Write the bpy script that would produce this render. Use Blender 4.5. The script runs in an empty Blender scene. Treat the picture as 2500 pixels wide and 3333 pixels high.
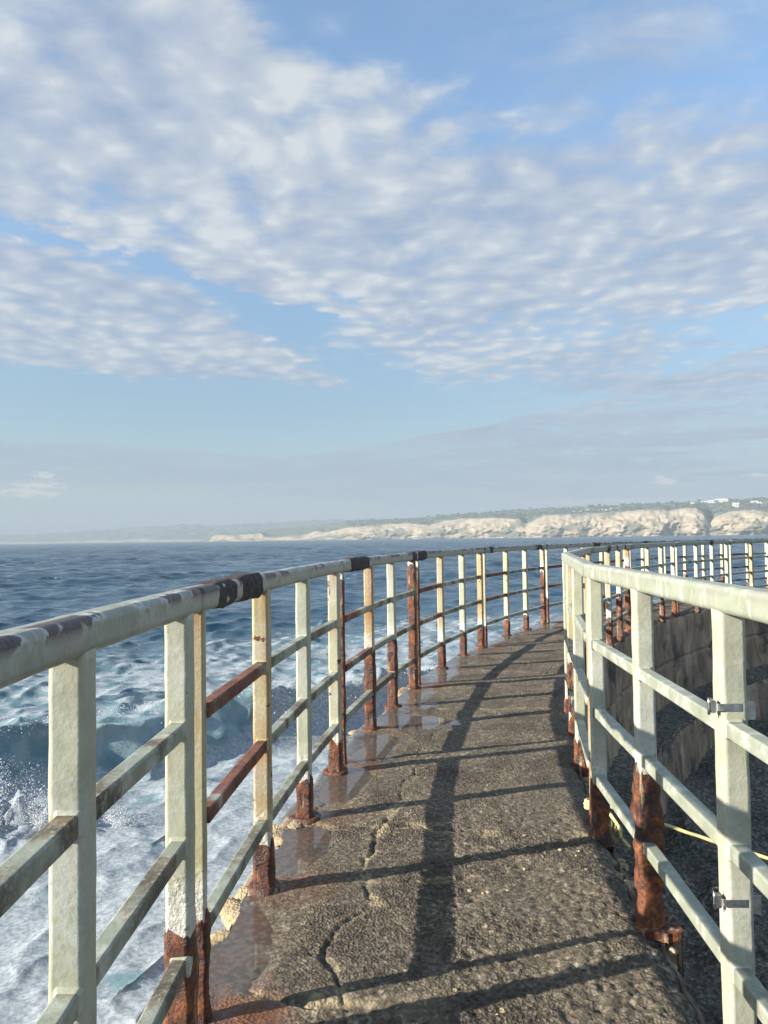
import bpy, math, random
import numpy as np
from mathutils import Vector, Matrix

# ------------------------------------------------------------------ camera, sky, sun, exposure
scene = bpy.context.scene
col = scene.collection
F, CAM_Z = 2500.0, 1.35                       # focal length in photo pixels, eye height above the walkway
ROLL = math.atan(0.014)
PITCH = math.atan(86.0 / F)
EXPOSURE = 1.5
SKY_STRENGTH = 0.0705
SUN_STRENGTH = 5.0
SUN_EL = math.radians(20.5)
LIGHT = Vector((0.951 * math.cos(SUN_EL), 0.309 * math.cos(SUN_EL), -math.sin(SUN_EL)))   # the way light travels

cam_data = bpy.data.cameras.new("camera")
cam = bpy.data.objects.new("camera", cam_data); col.objects.link(cam)
cam_data.sensor_fit = 'HORIZONTAL'; cam_data.sensor_width = 36.0; cam_data.lens = 36.0 * F / 2500.0
cam_data.clip_start = 0.05; cam_data.clip_end = 60000.0
fwd = Vector((0, math.cos(PITCH), math.sin(PITCH))); up = Vector((0, -math.sin(PITCH), math.cos(PITCH))); rt = Vector((1, 0, 0))
cr, sr = math.cos(ROLL), math.sin(ROLL)
rt2, up2 = rt * cr - up * sr, up * cr + rt * sr
cam.matrix_world = Matrix(((rt2.x, up2.x, -fwd.x, 0), (rt2.y, up2.y, -fwd.y, 0), (rt2.z, up2.z, -fwd.z, CAM_Z), (0, 0, 0, 1)))
scene.camera = cam

sun_data = bpy.data.lights.new("sun", 'SUN'); sun_data.energy = SUN_STRENGTH; sun_data.angle = math.radians(0.5)
sun_data.color = (1.0, 0.93, 0.82)
sun = bpy.data.objects.new("sun", sun_data); col.objects.link(sun)
sun.location = (-40, -13, 14); sun.rotation_euler = LIGHT.to_track_quat('-Z', 'Y').to_euler()

scene.view_settings.view_transform = 'Standard'; scene.view_settings.look = 'None'
scene.view_settings.gamma = 1.0; scene.view_settings.use_curve_mapping = False
scene.view_settings.exposure = EXPOSURE
scene.render.engine = 'CYCLES'
cy = scene.cycles
cy.use_denoising = True
cy.max_bounces = 6; cy.diffuse_bounces = 3; cy.glossy_bounces = 3; cy.transmission_bounces = 3
cy.volume_bounces = 0; cy.transparent_max_bounces = 8
cy.caustics_reflective = False; cy.caustics_refractive = False
cy.sample_clamp_indirect = 4.0


# ------------------------------------------------------------------ node helper
class NT:
    def __init__(s, tree):
        s.t = tree; tree.nodes.clear()
    def n(s, typ, **kw):
        nd = s.t.nodes.new(typ)
        ins = kw.pop('ins', {})
        for k, v in kw.items():
            setattr(nd, k, v)
        for k, v in ins.items():
            s.put(nd.inputs[k], v)
        return nd
    def put(s, sock, v):
        if isinstance(v, bpy.types.NodeSocket):
            s.t.links.new(v, sock)
        elif isinstance(v, bpy.types.Node):
            s.t.links.new(v.outputs[0], sock)
        elif isinstance(v, (tuple, list)) and sock.type == 'RGBA' and len(v) == 3:
            sock.default_value = (*v, 1)
        else:
            sock.default_value = v
    def math(s, op, a, b=None, c=None, clamp=False):
        nd = s.t.nodes.new('ShaderNodeMath'); nd.operation = op; nd.use_clamp = clamp
        for i, v in enumerate((a, b, c)):
            if v is not None: s.put(nd.inputs[i], v)
        return nd.outputs[0]
    def vmath(s, op, a, b=None, scale=None):
        nd = s.t.nodes.new('ShaderNodeVectorMath'); nd.operation = op
        s.put(nd.inputs[0], a)
        if b is not None: s.put(nd.inputs[1], b)
        if scale is not None: s.put(nd.inputs['Scale'], scale)
        return nd.outputs['Value'] if op in ('LENGTH', 'DOT_PRODUCT', 'DISTANCE') else nd.outputs[0]
    def noise(s, vec, scale, detail=4, rough=0.55, dist=0.0, dim='3D', w=None):
        nd = s.n('ShaderNodeTexNoise', noise_dimensions=dim)
        s.put(nd.inputs['Vector'], vec)
        for k, v in (('Scale', scale), ('Detail', detail), ('Roughness', rough), ('Distortion', dist)):
            s.put(nd.inputs[k], v)
        return nd.outputs['Fac']
    def noise2(s, vec, scale, detail=4, rough=0.55, dist=0.0):
        return s.noise(vec, scale, detail, rough, dist, '2D')
    def vor(s, vec, scale, feature='F1', rand=1.0, out='Distance'):
        nd = s.n('ShaderNodeTexVoronoi', feature=feature, voronoi_dimensions='2D' if feature == 'SMOOTH_F1' else '3D')
        s.put(nd.inputs['Vector'], vec); s.put(nd.inputs['Scale'], scale); s.put(nd.inputs['Randomness'], rand)
        return nd.outputs[out]
    def rng(s, v, a, b, c=0.0, d=1.0, smooth=True):
        nd = s.n('ShaderNodeMapRange', interpolation_type='SMOOTHSTEP' if smooth else 'LINEAR', clamp=True)
        for i, x in enumerate((v, a, b, c, d)): s.put(nd.inputs[i], x)
        return nd.outputs[0]
    def mix(s, f, a, b, blend='MIX'):
        nd = s.n('ShaderNodeMix', data_type='RGBA', blend_type=blend)
        s.put(nd.inputs[0], f); s.put(nd.inputs[6], a); s.put(nd.inputs[7], b)
        return nd.outputs[2]
    def mixf(s, f, a, b):
        nd = s.n('ShaderNodeMix', data_type='FLOAT')
        s.put(nd.inputs[0], f); s.put(nd.inputs[2], a); s.put(nd.inputs[3], b)
        return nd.outputs[0]
    def ramp(s, v, stops):
        nd = s.n('ShaderNodeValToRGB'); cr_ = nd.color_ramp
        while len(cr_.elements) < len(stops): cr_.elements.new(0.5)
        for e, (p, c) in zip(cr_.elements, stops):
            e.position = p; e.color = (*c, 1) if len(c) == 3 else c
        s.put(nd.inputs[0], v)
        return nd.outputs[0]
    def map(s, vec, loc=(0, 0, 0), rot=(0, 0, 0), scale=(1, 1, 1), typ='POINT'):
        nd = s.n('ShaderNodeMapping', vector_type=typ)
        s.put(nd.inputs[0], vec); nd.inputs[1].default_value = loc; nd.inputs[2].default_value = rot; nd.inputs[3].default_value = scale
        return nd.outputs[0]
    def sep(s, vec):
        nd = s.n('ShaderNodeSeparateXYZ'); s.put(nd.inputs[0], vec); return nd.outputs
    def comb(s, x, y, z=0.0):
        nd = s.n('ShaderNodeCombineXYZ')
        for i, v in enumerate((x, y, z)): s.put(nd.inputs[i], v)
        return nd.outputs[0]
    def attr(s, name, typ='GEOMETRY'):
        return s.n('ShaderNodeAttribute', attribute_name=name, attribute_type=typ)
    def bump(s, h, strength=0.5, dist=0.01, normal=None):
        nd = s.n('ShaderNodeBump'); nd.inputs['Strength'].default_value = strength; s.put(nd.inputs['Distance'], dist)
        s.put(nd.inputs['Height'], h)
        if normal is not None: s.put(nd.inputs['Normal'], normal)
        return nd.outputs[0]


def material(name):
    m = bpy.data.materials.new(name); m.use_nodes = True
    return m, NT(m.node_tree)


def principled(t, color, rough, normal=None, metal=0.0, ior=1.5, spec=0.5, **kw):
    b = t.n('ShaderNodeBsdfPrincipled')
    t.put(b.inputs['Base Color'], color); t.put(b.inputs['Roughness'], rough); t.put(b.inputs['Metallic'], metal)
    b.inputs['IOR'].default_value = ior; t.put(b.inputs['Specular IOR Level'], spec)
    if normal is not None: t.put(b.inputs['Normal'], normal)
    for k, v in kw.items(): t.put(b.inputs[k], v)
    return b.outputs[0]


def output(t, surf):
    o = t.n('ShaderNodeOutputMaterial'); t.put(o.inputs[0], surf)


# ------------------------------------------------------------------ world: clear sky + broken cloud sheets
def build_world():
    w = bpy.data.worlds.new("World"); scene.world = w; w.use_nodes = True
    t = NT(w.node_tree)
    sky = t.n('ShaderNodeTexSky', sky_type='NISHITA', sun_disc=False)
    sky.sun_elevation = SUN_EL; sky.sun_rotation = math.atan2(-LIGHT.x, -LIGHT.y)
    sky.altitude = 5; sky.air_density = 1.0; sky.dust_density = 0.6; sky.ozone_density = 2.0
    d = t.n('ShaderNodeTexCoord').outputs['Generated']
    x, y, z = t.sep(d)
    zc = t.math('MAXIMUM', z, 0.0)
    az = t.math('ARCTAN2', x, y)                       # bearing, radians from north
    el = t.math('ARCSINE', t.math('MINIMUM', zc, 1.0))
    ae = t.comb(az, el, 0.0)
    # plane of the cloud deck
    den = t.math('ADD', zc, 0.045)
    P = t.comb(t.math('DIVIDE', x, den), t.math('DIVIDE', y, den), 0.0)
    warp = t.n('ShaderNodeTexNoise', noise_dimensions='2D'); t.put(warp.inputs['Vector'], P); warp.inputs['Scale'].default_value = 2.5; warp.inputs['Detail'].default_value = 3
    Pw = t.vmath('ADD', P, t.vmath('SCALE', t.vmath('SUBTRACT', warp.outputs['Color'], (0.5, 0.5, 0.5)), scale=0.15))
    wob = t.noise2(t.map(P, scale=(1.0, 1.0, 1)), 2.2, 5, 0.6)
    wobc = t.math('SUBTRACT', wob, 0.5)
    # cloud sheets, each between two heights of the dome that follow the bearing: (bearing -> top), (bearing -> bottom)
    azn = t.math('DIVIDE', t.math('ADD', az, 0.6), 1.2)
    def edge(stops):
        nd = t.n('ShaderNodeFloatCurve'); cv = nd.mapping.curves[0]
        pts = [((a_ + 0.6) / 1.2, e_) for a_, e_ in stops]
        cv.points[0].location = pts[0]; cv.points[1].location = pts[-1]
        for p_ in pts[1:-1]: cv.points.new(*p_)
        nd.mapping.update(); t.put(nd.inputs['Value'], azn)
        return nd.outputs[0]
    def sheet(top, bot, soft_t, soft_b, amp):
        e_ = t.math('ADD', el, t.math('MULTIPLY', wobc, amp))
        return t.math('MULTIPLY', t.rng(t.math('SUBTRACT', edge(top), e_), -soft_t, soft_t), t.rng(t.math('SUBTRACT', e_, edge(bot)), -soft_b, soft_b))
    sheets = [(sheet([(-.6, .95), (-.3, .75), (-.12, .60), (.02, .545), (.1, .512), (.2, .485), (.46, .465), (.6, .46)], [(-.6, .37), (-.3, .348), (-.16, .312), (-.05, .288), (.1, .275), (.25, .26), (.6, .25)], .07, .018, .16), 1.0),
              (sheet([(-.6, .34), (-.3, .330), (-.2, .285), (-.1, .235), (0, .195), (.6, .15)], [(-.6, .205), (-.3, .203), (-.1, .199), (0, .202), (.6, .205)], .022, .014, .06), 0.98),
              (t.math('MULTIPLY', sheet([(-.6, .2), (-.15, .22), (0, .30), (.1, .31), (.6, .30)], [(-.6, .24), (-.05, .235), (.1, .19), (.3, .165), (.6, .16)], .03, .03, .06), t.rng(az, .50, .30)), 0.80),
              (sheet([(-.6, .06), (-.08, .112), (.1, .140), (.25, .168), (.4, .203), (.6, .24)], [(-.6, .07), (-.1, .05), (.1, .03), (.35, .02), (.6, .02)], .006, .02, .022), 0.90),
              (sheet([(-.6, .118), (-.3, .117), (-.12, .104), (0, .09), (.6, .05)], [(-.6, .07), (-.3, .07), (.6, .07)], .006, .012, .020), 0.85)]
    cov = None
    for b_, w_ in sheets:
        v = t.math('MULTIPLY', b_, w_)
        cov = v if cov is None else t.math('MAXIMUM', cov, v)
    # thin wisps high on the right
    wis = t.noise2(t.map(P, rot=(0, 0, 0.55), scale=(1.0, 1.9, 1)), 2.2, 6, 0.6, 0.3)
    wisp = t.math('MULTIPLY', t.rng(wis, 0.40, 0.70), t.math('MULTIPLY', t.rng(az, 0.0, 0.30), 0.70))
    # rest of the dome: the same kind of broken sheet, placed by noise
    far = t.rng(t.math('ABSOLUTE', az), 0.55, 0.85)
    high = t.rng(el, 0.66, 0.80)
    rest = t.math('MULTIPLY', t.rng(t.noise2(P, 0.7, 3, 0.5), 0.45, 0.62), 0.85)
    cov = t.mixf(t.math('MAXIMUM', far, high), cov, rest)
    # altocumulus cells: rounded puffs with ragged detail
    puff = t.rng(t.vor(Pw, 8.5, 'SMOOTH_F1'), 0.05, 0.75, 1.0, 0.0, smooth=False)
    puff_l = t.rng(t.vor(t.vmath('ADD', Pw, (0.035, 0.012, 0)), 8.5, 'SMOOTH_F1'), 0.05, 0.75, 1.0, 0.0, smooth=False)
    nz_ = t.math('ADD', t.math('MULTIPLY', t.noise2(Pw, 7.6, 6, 0.58, 0.0), 0.72), t.math('MULTIPLY', t.noise2(Pw, 19.0, 4, 0.60, 0.0), 0.28))
    cell = t.math('ADD', t.math('MULTIPLY', puff, 0.26), t.math('MULTIPLY', nz_, 0.74))
    big = t.noise2(Pw, 2.1, 3, 0.5)
    dens = t.math('ADD', t.math('MULTIPLY', cell, 0.7), t.math('MULTIPLY', big, 0.3))
    thr = t.mixf(cov, 0.68, 0.26)
    alpha = t.rng(dens, t.math('SUBTRACT', thr, 0.08), t.math('ADD', thr, 0.24))
    alpha = t.math('MULTIPLY', alpha, t.rng(cov, 0.0, 0.55))
    strk = t.rng(t.noise2(t.map(ae, rot=(0, 0, 0.10), scale=(5, 62, 1)), 1.0, 5, 0.58, 0.3), 0.38, 0.54, 0.62, 1.0)
    alpha = t.math('MULTIPLY', alpha, t.mixf(t.rng(el, 0.17, 0.26), strk, 1.0))
    alpha = t.math('MAXIMUM', t.math('MULTIPLY', alpha, 0.93), wisp)
    # light and shade inside the sheet: sunlit lumps, blue-grey hollows
    relief = t.math('ADD', t.math('MULTIPLY', t.math('SUBTRACT', puff, puff_l), 0.22), t.math('MULTIPLY', t.math('SUBTRACT', cell, 0.47), 1.75))
    relief = t.math('ADD', relief, t.math('MULTIPLY', t.math('SUBTRACT', t.noise2(P, 1.6, 4), 0.5), 1.1))
    lum = t.rng(t.math('ADD', relief, 0.52), 0.0, 1.0, smooth=False)
    lum = t.math('MULTIPLY', lum, t.rng(el, 0.06, 0.26, 0.30, 1.0))
    k = 1.0 / SKY_STRENGTH / (2 ** EXPOSURE)
    ccol = t.ramp(lum, [(0.0, (0.33 * k, 0.415 * k, 0.565 * k)), (0.4, (0.445 * k, 0.525 * k, 0.665 * k)), (0.7, (0.56 * k, 0.625 * k, 0.71 * k)), (1.0, (0.74 * k, 0.775 * k, 0.81 * k))])
    gn = t.rng(el, 0.08, 0.55, 0.74, 1.42)
    skyc = t.mix(1.0, sky.outputs[0], t.comb(t.math('MULTIPLY', gn, SKYGAIN[0]), t.math('MULTIPLY', gn, SKYGAIN[1]), t.math('MULTIPLY', gn, SKYGAIN[2])), 'MULTIPLY')
    hz = t.rng(el, 0.0, 0.15, 1.0, 0.0)
    skyc = t.mix(t.math('MULTIPLY', hz, 0.85), skyc, (0.45 * k, 0.555 * k, 0.64 * k))
    out = t.mix(alpha, skyc, ccol)
    # small bright far cumulus low on the horizon
    cn = t.noise2(t.map(ae, scale=(60, 230, 1)), 1.0, 5, 0.65)
    for a, e, wa, we in ((-0.432, 0.060, 0.030, 0.0060), (-0.425, 0.068, 0.030, 0.0035), (-0.415, 0.080, 0.012, 0.004), (0.355, 0.066, 0.012, 0.006), (0.30, 0.042, 0.11, 0.0040), (0.452, 0.068, 0.012, 0.003)):
        q = t.map(ae, loc=(a, e, 0), scale=(wa, we, 1), typ='TEXTURE')
        m_ = t.rng(t.math('ADD', t.vmath('LENGTH', q), t.math('MULTIPLY', t.math('SUBTRACT', cn, 0.5), 4.0)), 1.1, 0.6)
        out = t.mix(t.math('MULTIPLY', m_, 0.42 if wa > .1 else 0.8), out, (0.84 * k, 0.81 * k, 0.76 * k))
    bg = t.n('ShaderNodeBackground'); t.put(bg.inputs[0], out); bg.inputs[1].default_value = SKY_STRENGTH
    o = t.n('ShaderNodeOutputWorld'); t.put(o.inputs[0], bg)


SKYGAIN = (0.99, 1.03, 1.01)
build_world()

# ------------------------------------------------------------------ numpy noise
rs = np.random.RandomState(7)
PERM = np.concatenate([rs.permutation(256)] * 3)
GR = rs.normal(size=(256, 3)); GR /= np.linalg.norm(GR, axis=1)[:, None]
RND = rs.rand(256, 3)


def pn(x, y, z=0.0):
    """gradient noise, about -1..1"""
    x, y, z = np.broadcast_arrays(np.asarray(x, float), np.asarray(y, float), np.asarray(z, float))
    xi, yi, zi = np.floor(x), np.floor(y), np.floor(z)
    fx, fy, fz = x - xi, y - yi, z - zi
    xi, yi, zi = xi.astype(int) & 255, yi.astype(int) & 255, zi.astype(int) & 255
    u, v, w = (f * f * f * (f * (f * 6 - 15) + 10) for f in (fx, fy, fz))
    r = 0
    for dx in (0, 1):
        for dy in (0, 1):
            for dz in (0, 1):
                h = PERM[PERM[PERM[xi + dx] + ((yi + dy) & 255)] + ((zi + dz) & 255)]
                g = GR[h]
                r = r + (g[..., 0] * (fx - dx) + g[..., 1] * (fy - dy) + g[..., 2] * (fz - dz)) * \
                    (u if dx else 1 - u) * (v if dy else 1 - v) * (w if dz else 1 - w)
    return r * 1.6


def fbm(x, y, z=0.0, o=4, g=0.5, l=2.03):
    a, s, f = 1.0, 0.0, 1.0
    for i in range(o):
        s = s + a * pn(np.asarray(x) * f + 17.3 * i, np.asarray(y) * f + 5.1 * i, np.asarray(z) * f + 9.7 * i); a *= g; f *= l
    return s


def worley(x, y, seed=0):
    xi, yi = np.floor(x).astype(int), np.floor(y).astype(int)
    f1 = np.full(x.shape, 9.0); f2 = np.full(x.shape, 9.0); idv = np.zeros(x.shape)
    for dx in (-1, 0, 1):
        for dy in (-1, 0, 1):
            h = PERM[PERM[(xi + dx + seed) & 255] + ((yi + dy) & 255)]
            px, py = xi + dx + RND[h, 0], yi + dy + RND[h, 1]
            d_ = np.hypot(px - x, py - y)
            nearer = d_ < f1
            f2 = np.where(nearer, f1, np.minimum(f2, d_)); f1 = np.where(nearer, d_, f1); idv = np.where(nearer, RND[h, 2], idv)
    return f1, f2, idv


def sstep(a, b, v):
    q = np.clip((v - a) / (b - a), 0, 1); return q * q * (3 - 2 * q)


# ------------------------------------------------------------------ object helpers
def put(name, mesh, mat=None, parent=None, loc=(0, 0, 0), rz=0.0, **props):
    o = bpy.data.objects.new(name, mesh); col.objects.link(o)
    if parent is not None: o.parent = parent
    o.location = loc; o.rotation_euler = (0, 0, rz)
    if mat is not None and not mesh.materials: mesh.materials.append(mat)
    for k_, v_ in props.items(): o[k_] = v_
    return o


def thing(name, label, cat, loc=(0, 0, 0), rz=0.0, group=None):
    o = bpy.data.objects.new(name, None); col.objects.link(o)
    o.location = loc; o.rotation_euler = (0, 0, rz); o['label'] = label; o['category'] = cat
    if group: o['group'] = group
    return o


def mesh_from(V, Fc, name='mesh', smooth=True):
    """V (n,3) array, Fc list of faces or (m,4) array"""
    me = bpy.data.meshes.new(name)
    V = np.asarray(V, dtype=np.float32).reshape(-1, 3)
    if isinstance(Fc, np.ndarray):
        m, k_ = Fc.shape
        me.vertices.add(len(V)); me.vertices.foreach_set('co', V.ravel())
        me.loops.add(m * k_); me.loops.foreach_set('vertex_index', Fc.astype(np.int32).ravel())
        me.polygons.add(m); me.polygons.foreach_set('loop_start', np.arange(0, m * k_, k_, dtype=np.int32))
        me.update(calc_edges=True)
    else:
        me.from_pydata(V.tolist(), [], Fc)
    me.validate()
    if smooth: me.polygons.foreach_set('use_smooth', np.ones(len(me.polygons), dtype=bool))
    me.update()
    return me


def grid_faces(nr, nc, wrap=False):
    i = np.arange(nr - 1)[:, None]; j = np.arange(nc if wrap else nc - 1)[None, :]
    j2 = (j + 1) % nc
    return np.stack([i * nc + j, i * nc + j2, (i + 1) * nc + j2, (i + 1) * nc + j], -1).reshape(-1, 4)


def set_col(me, name, arr):
    a = me.color_attributes.new(name, 'FLOAT_COLOR', 'POINT')
    a.data.foreach_set('color', np.asarray(arr, dtype=np.float32).ravel())


def ring(half, rad, n=4):
    """rounded square outline, counter-clockwise, with support points so that the flats shade flat"""
    p = []; e = min(0.0012, rad * 0.3)
    for k_, (sx, sy) in enumerate(((1, 1), (-1, 1), (-1, -1), (1, -1))):
        arcp = []
        for i in range(n + 1):
            a = math.pi / 2 * (k_ + i / n)
            arcp.append((sx * (half - rad) + rad * math.cos(a), sy * (half - rad) + rad * math.sin(a)))
        t0 = math.pi / 2 * k_; t1 = math.pi / 2 * (k_ + 1)
        p.append((arcp[0][0] + e * math.sin(t0), arcp[0][1] - e * math.cos(t0))); p += arcp
        p.append((arcp[-1][0] - e * math.sin(t1), arcp[-1][1] + e * math.cos(t1)))
    return np.array(p)


def cap(V, Fl, nc, nrows):
    """append end caps to a wrapped grid"""
    return Fl + [list(range(nc))[::-1], list(range((nrows - 1) * nc, nrows * nc))]


def sweep(P, T, prof, nvec=None):
    """closed profile (m,2) along points P with sideways vectors T (unit, in plan); profile axes: sideways, up"""
    n, m = len(P), len(prof)
    V = P[:, None, :] + prof[None, :, 0:1] * T[:, None, :]
    V[..., 2] += prof[None, :, 1]
    return V.reshape(-1, 3)


# arcs of the sea wall: concentric circles
CX, CY, RL, RR = 19.80, 1.27, 20.36, 19.01
def arc(r, s, z=0.0, ref=None):
    a = np.asarray(s, float) / (ref or r)
    return np.stack(np.broadcast_arrays(CX - r * np.cos(a), CY + r * np.sin(a), np.asarray(z, float)), -1)
SEA_Z = -3.5
def unproj(px, py, z0=0.0):
    u, v = px - 1250, 1666.5 - py
    u2, v2 = u * cr + v * sr, -u * sr + v * cr
    Y = F * math.cos(PITCH) - v2 * math.sin(PITCH); Z = F * math.sin(PITCH) + v2 * math.cos(PITCH)
    k_ = (z0 - CAM_Z) / Z
    return np.array((u2 * k_, Y * k_))
def to_sr(p):
    """plan point -> (angle, radius)"""
    return math.atan2(p[1] - CY, CX - p[0]), math.hypot(p[0] - CX, p[1] - CY)


# ------------------------------------------------------------------ materials
def mat_concrete():
    m, t = material('weathered concrete'); P = t.n('ShaderNodeNewGeometry').outputs['Position']
    a = t.attr('surf'); wet, rust, pale = t.sep(a.outputs['Color'])
    agg = t.vor(P, 95); aggc = t.n('ShaderNodeTexVoronoi', feature='F1'); t.put(aggc.inputs['Vector'], P); aggc.inputs['Scale'].default_value = 70
    fine = t.noise(P, 60, 6, 0.65); mid = t.noise(P, 9, 5, 0.6); lo = t.noise(P, 1.7, 4, 0.55)
    base = t.ramp(fine, [(0.34, (0.012, 0.010, 0.008)), (0.5, (0.095, 0.080, 0.058)), (0.68, (0.24, 0.205, 0.155))])
    stones = t.ramp(t.sep(aggc.outputs['Color'])[0], [(0.0, (0.02, 0.017, 0.014)), (0.4, (0.085, 0.072, 0.053)), (0.8, (0.155, 0.132, 0.10)), (1.0, (0.36, 0.33, 0.27))])
    c = t.mix(t.rng(lo, 0.38, 0.60, 0.22, 0.62), base, stones)
    c = t.mix(t.rng(mid, 0.38, 0.62, 0.0, 0.45), c, t.mix(1.0, c, (0.62, 0.58, 0.54), 'MULTIPLY'))
    c = t.mix(t.rng(lo, 0.4, 0.66, 0.0, 0.35), c, t.mix(1.0, c, (1.35, 1.3, 1.2), 'MULTIPLY'))
    lo2 = t.noise(P, 2.6, 5, 0.62, 0.4)
    c = t.mix(t.rng(lo2, 0.48, 0.60, 0.0, 0.70), c, t.mix(1.0, c, (0.50, 0.47, 0.44), 'MULTIPLY'))
    c = t.mix(t.rng(t.noise(P, 3.4, 4, 0.6), 0.54, 0.70, 0.0, 0.5), c, (0.17, 0.138, 0.098))
    c = t.mix(t.math('MULTIPLY', pale, 0.75), c, t.ramp(fine, [(0.3, (0.20, 0.16, 0.09)), (0.6, (0.52, 0.44, 0.28))]))
    c = t.mix(t.math('MULTIPLY', rust, t.rng(mid, 0.3, 0.6, 0.35, 0.9)), c, (0.17, 0.062, 0.022))
    c = t.mix(t.math('MULTIPLY', wet, 0.6), c, t.mix(1.0, c, (0.62, 0.57, 0.55), 'MULTIPLY'))
    c = t.mix(1.0, c, (1.08, 1.03, 0.95), 'MULTIPLY')
    dry = t.math('SUBTRACT', 1.0, wet)
    h = t.math('ADD', t.math('MULTIPLY', agg, t.rng(lo2, 0.40, 0.60, 0.25, 1.0)), t.math('MULTIPLY', fine, 0.9))
    hh = t.math('MULTIPLY', h, t.math('ADD', t.math('MULTIPLY', dry, 0.95), 0.05))
    nrm = t.bump(hh, 1.0, 0.009)
    rough = t.mixf(t.rng(wet, 0.15, 0.9), 0.85, t.rng(mid, 0.35, 0.6, 0.3, 0.55))
    output(t, principled(t, c, rough, nrm, **{'Coat Weight': t.rng(wet, 0.35, 0.75), 'Coat Roughness': 0.06, 'Coat IOR': 1.33})); return m


def mat_wallface():
    m, t = material('streaked wall concrete'); g = t.n('ShaderNodeNewGeometry'); P = g.outputs['Position']
    st = t.noise(t.map(P, scale=(3.2, 3.2, 1.1)), 1.0, 6, 0.62, 0.8); fine = t.noise(P, 28, 6, 0.65); lo = t.noise(P, 1.3, 4, 0.6)
    c = t.ramp(st, [(0.3, (0.108, 0.078, 0.054)), (0.5, (0.306, 0.215, 0.143)), (0.7, (0.551, 0.404, 0.262))])
    c = t.mix(t.rng(lo, 0.52, 0.64, 0, 0.8), c, (0.045, 0.042, 0.036))
    c = t.mix(t.rng(fine, 0.45, 0.7, 0, 0.35), c, (0.20, 0.17, 0.135))
    output(t, principled(t, c, 0.9, t.bump(t.math('ADD', fine, st), 0.8, 0.02))); return m


def mat_rock():
    m, t = material('barnacled rock'); P = t.n('ShaderNodeNewGeometry').outputs['Position']
    fine = t.noise(P, 22, 6, 0.7); v = t.vor(P, 26); lo = t.noise(P, 1.1, 4, 0.6)
    c = t.ramp(fine, [(0.34, (0.045, 0.040, 0.032)), (0.52, (0.15, 0.130, 0.098)), (0.66, (0.42, 0.37, 0.29))])
    c = t.mix(t.rng(lo, 0.42, 0.62, 0, 0.7), c, t.mix(1.0, c, (0.5, 0.55, 0.5), 'MULTIPLY'))
    output(t, principled(t, c, 0.9, t.bump(t.math('ADD', fine, v), 1.0, 0.03))); return m


def mat_sand():
    m, t = material('shaded wet sand'); P = t.n('ShaderNodeNewGeometry').outputs['Position']
    n1 = t.noise(P, 9, 6, 0.7); c = t.ramp(n1, [(0.3, (0.10, 0.09, 0.075)), (0.7, (0.30, 0.27, 0.22))])
    output(t, principled(t, c, 0.8, t.bump(n1, 0.6, 0.03))); return m


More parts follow.
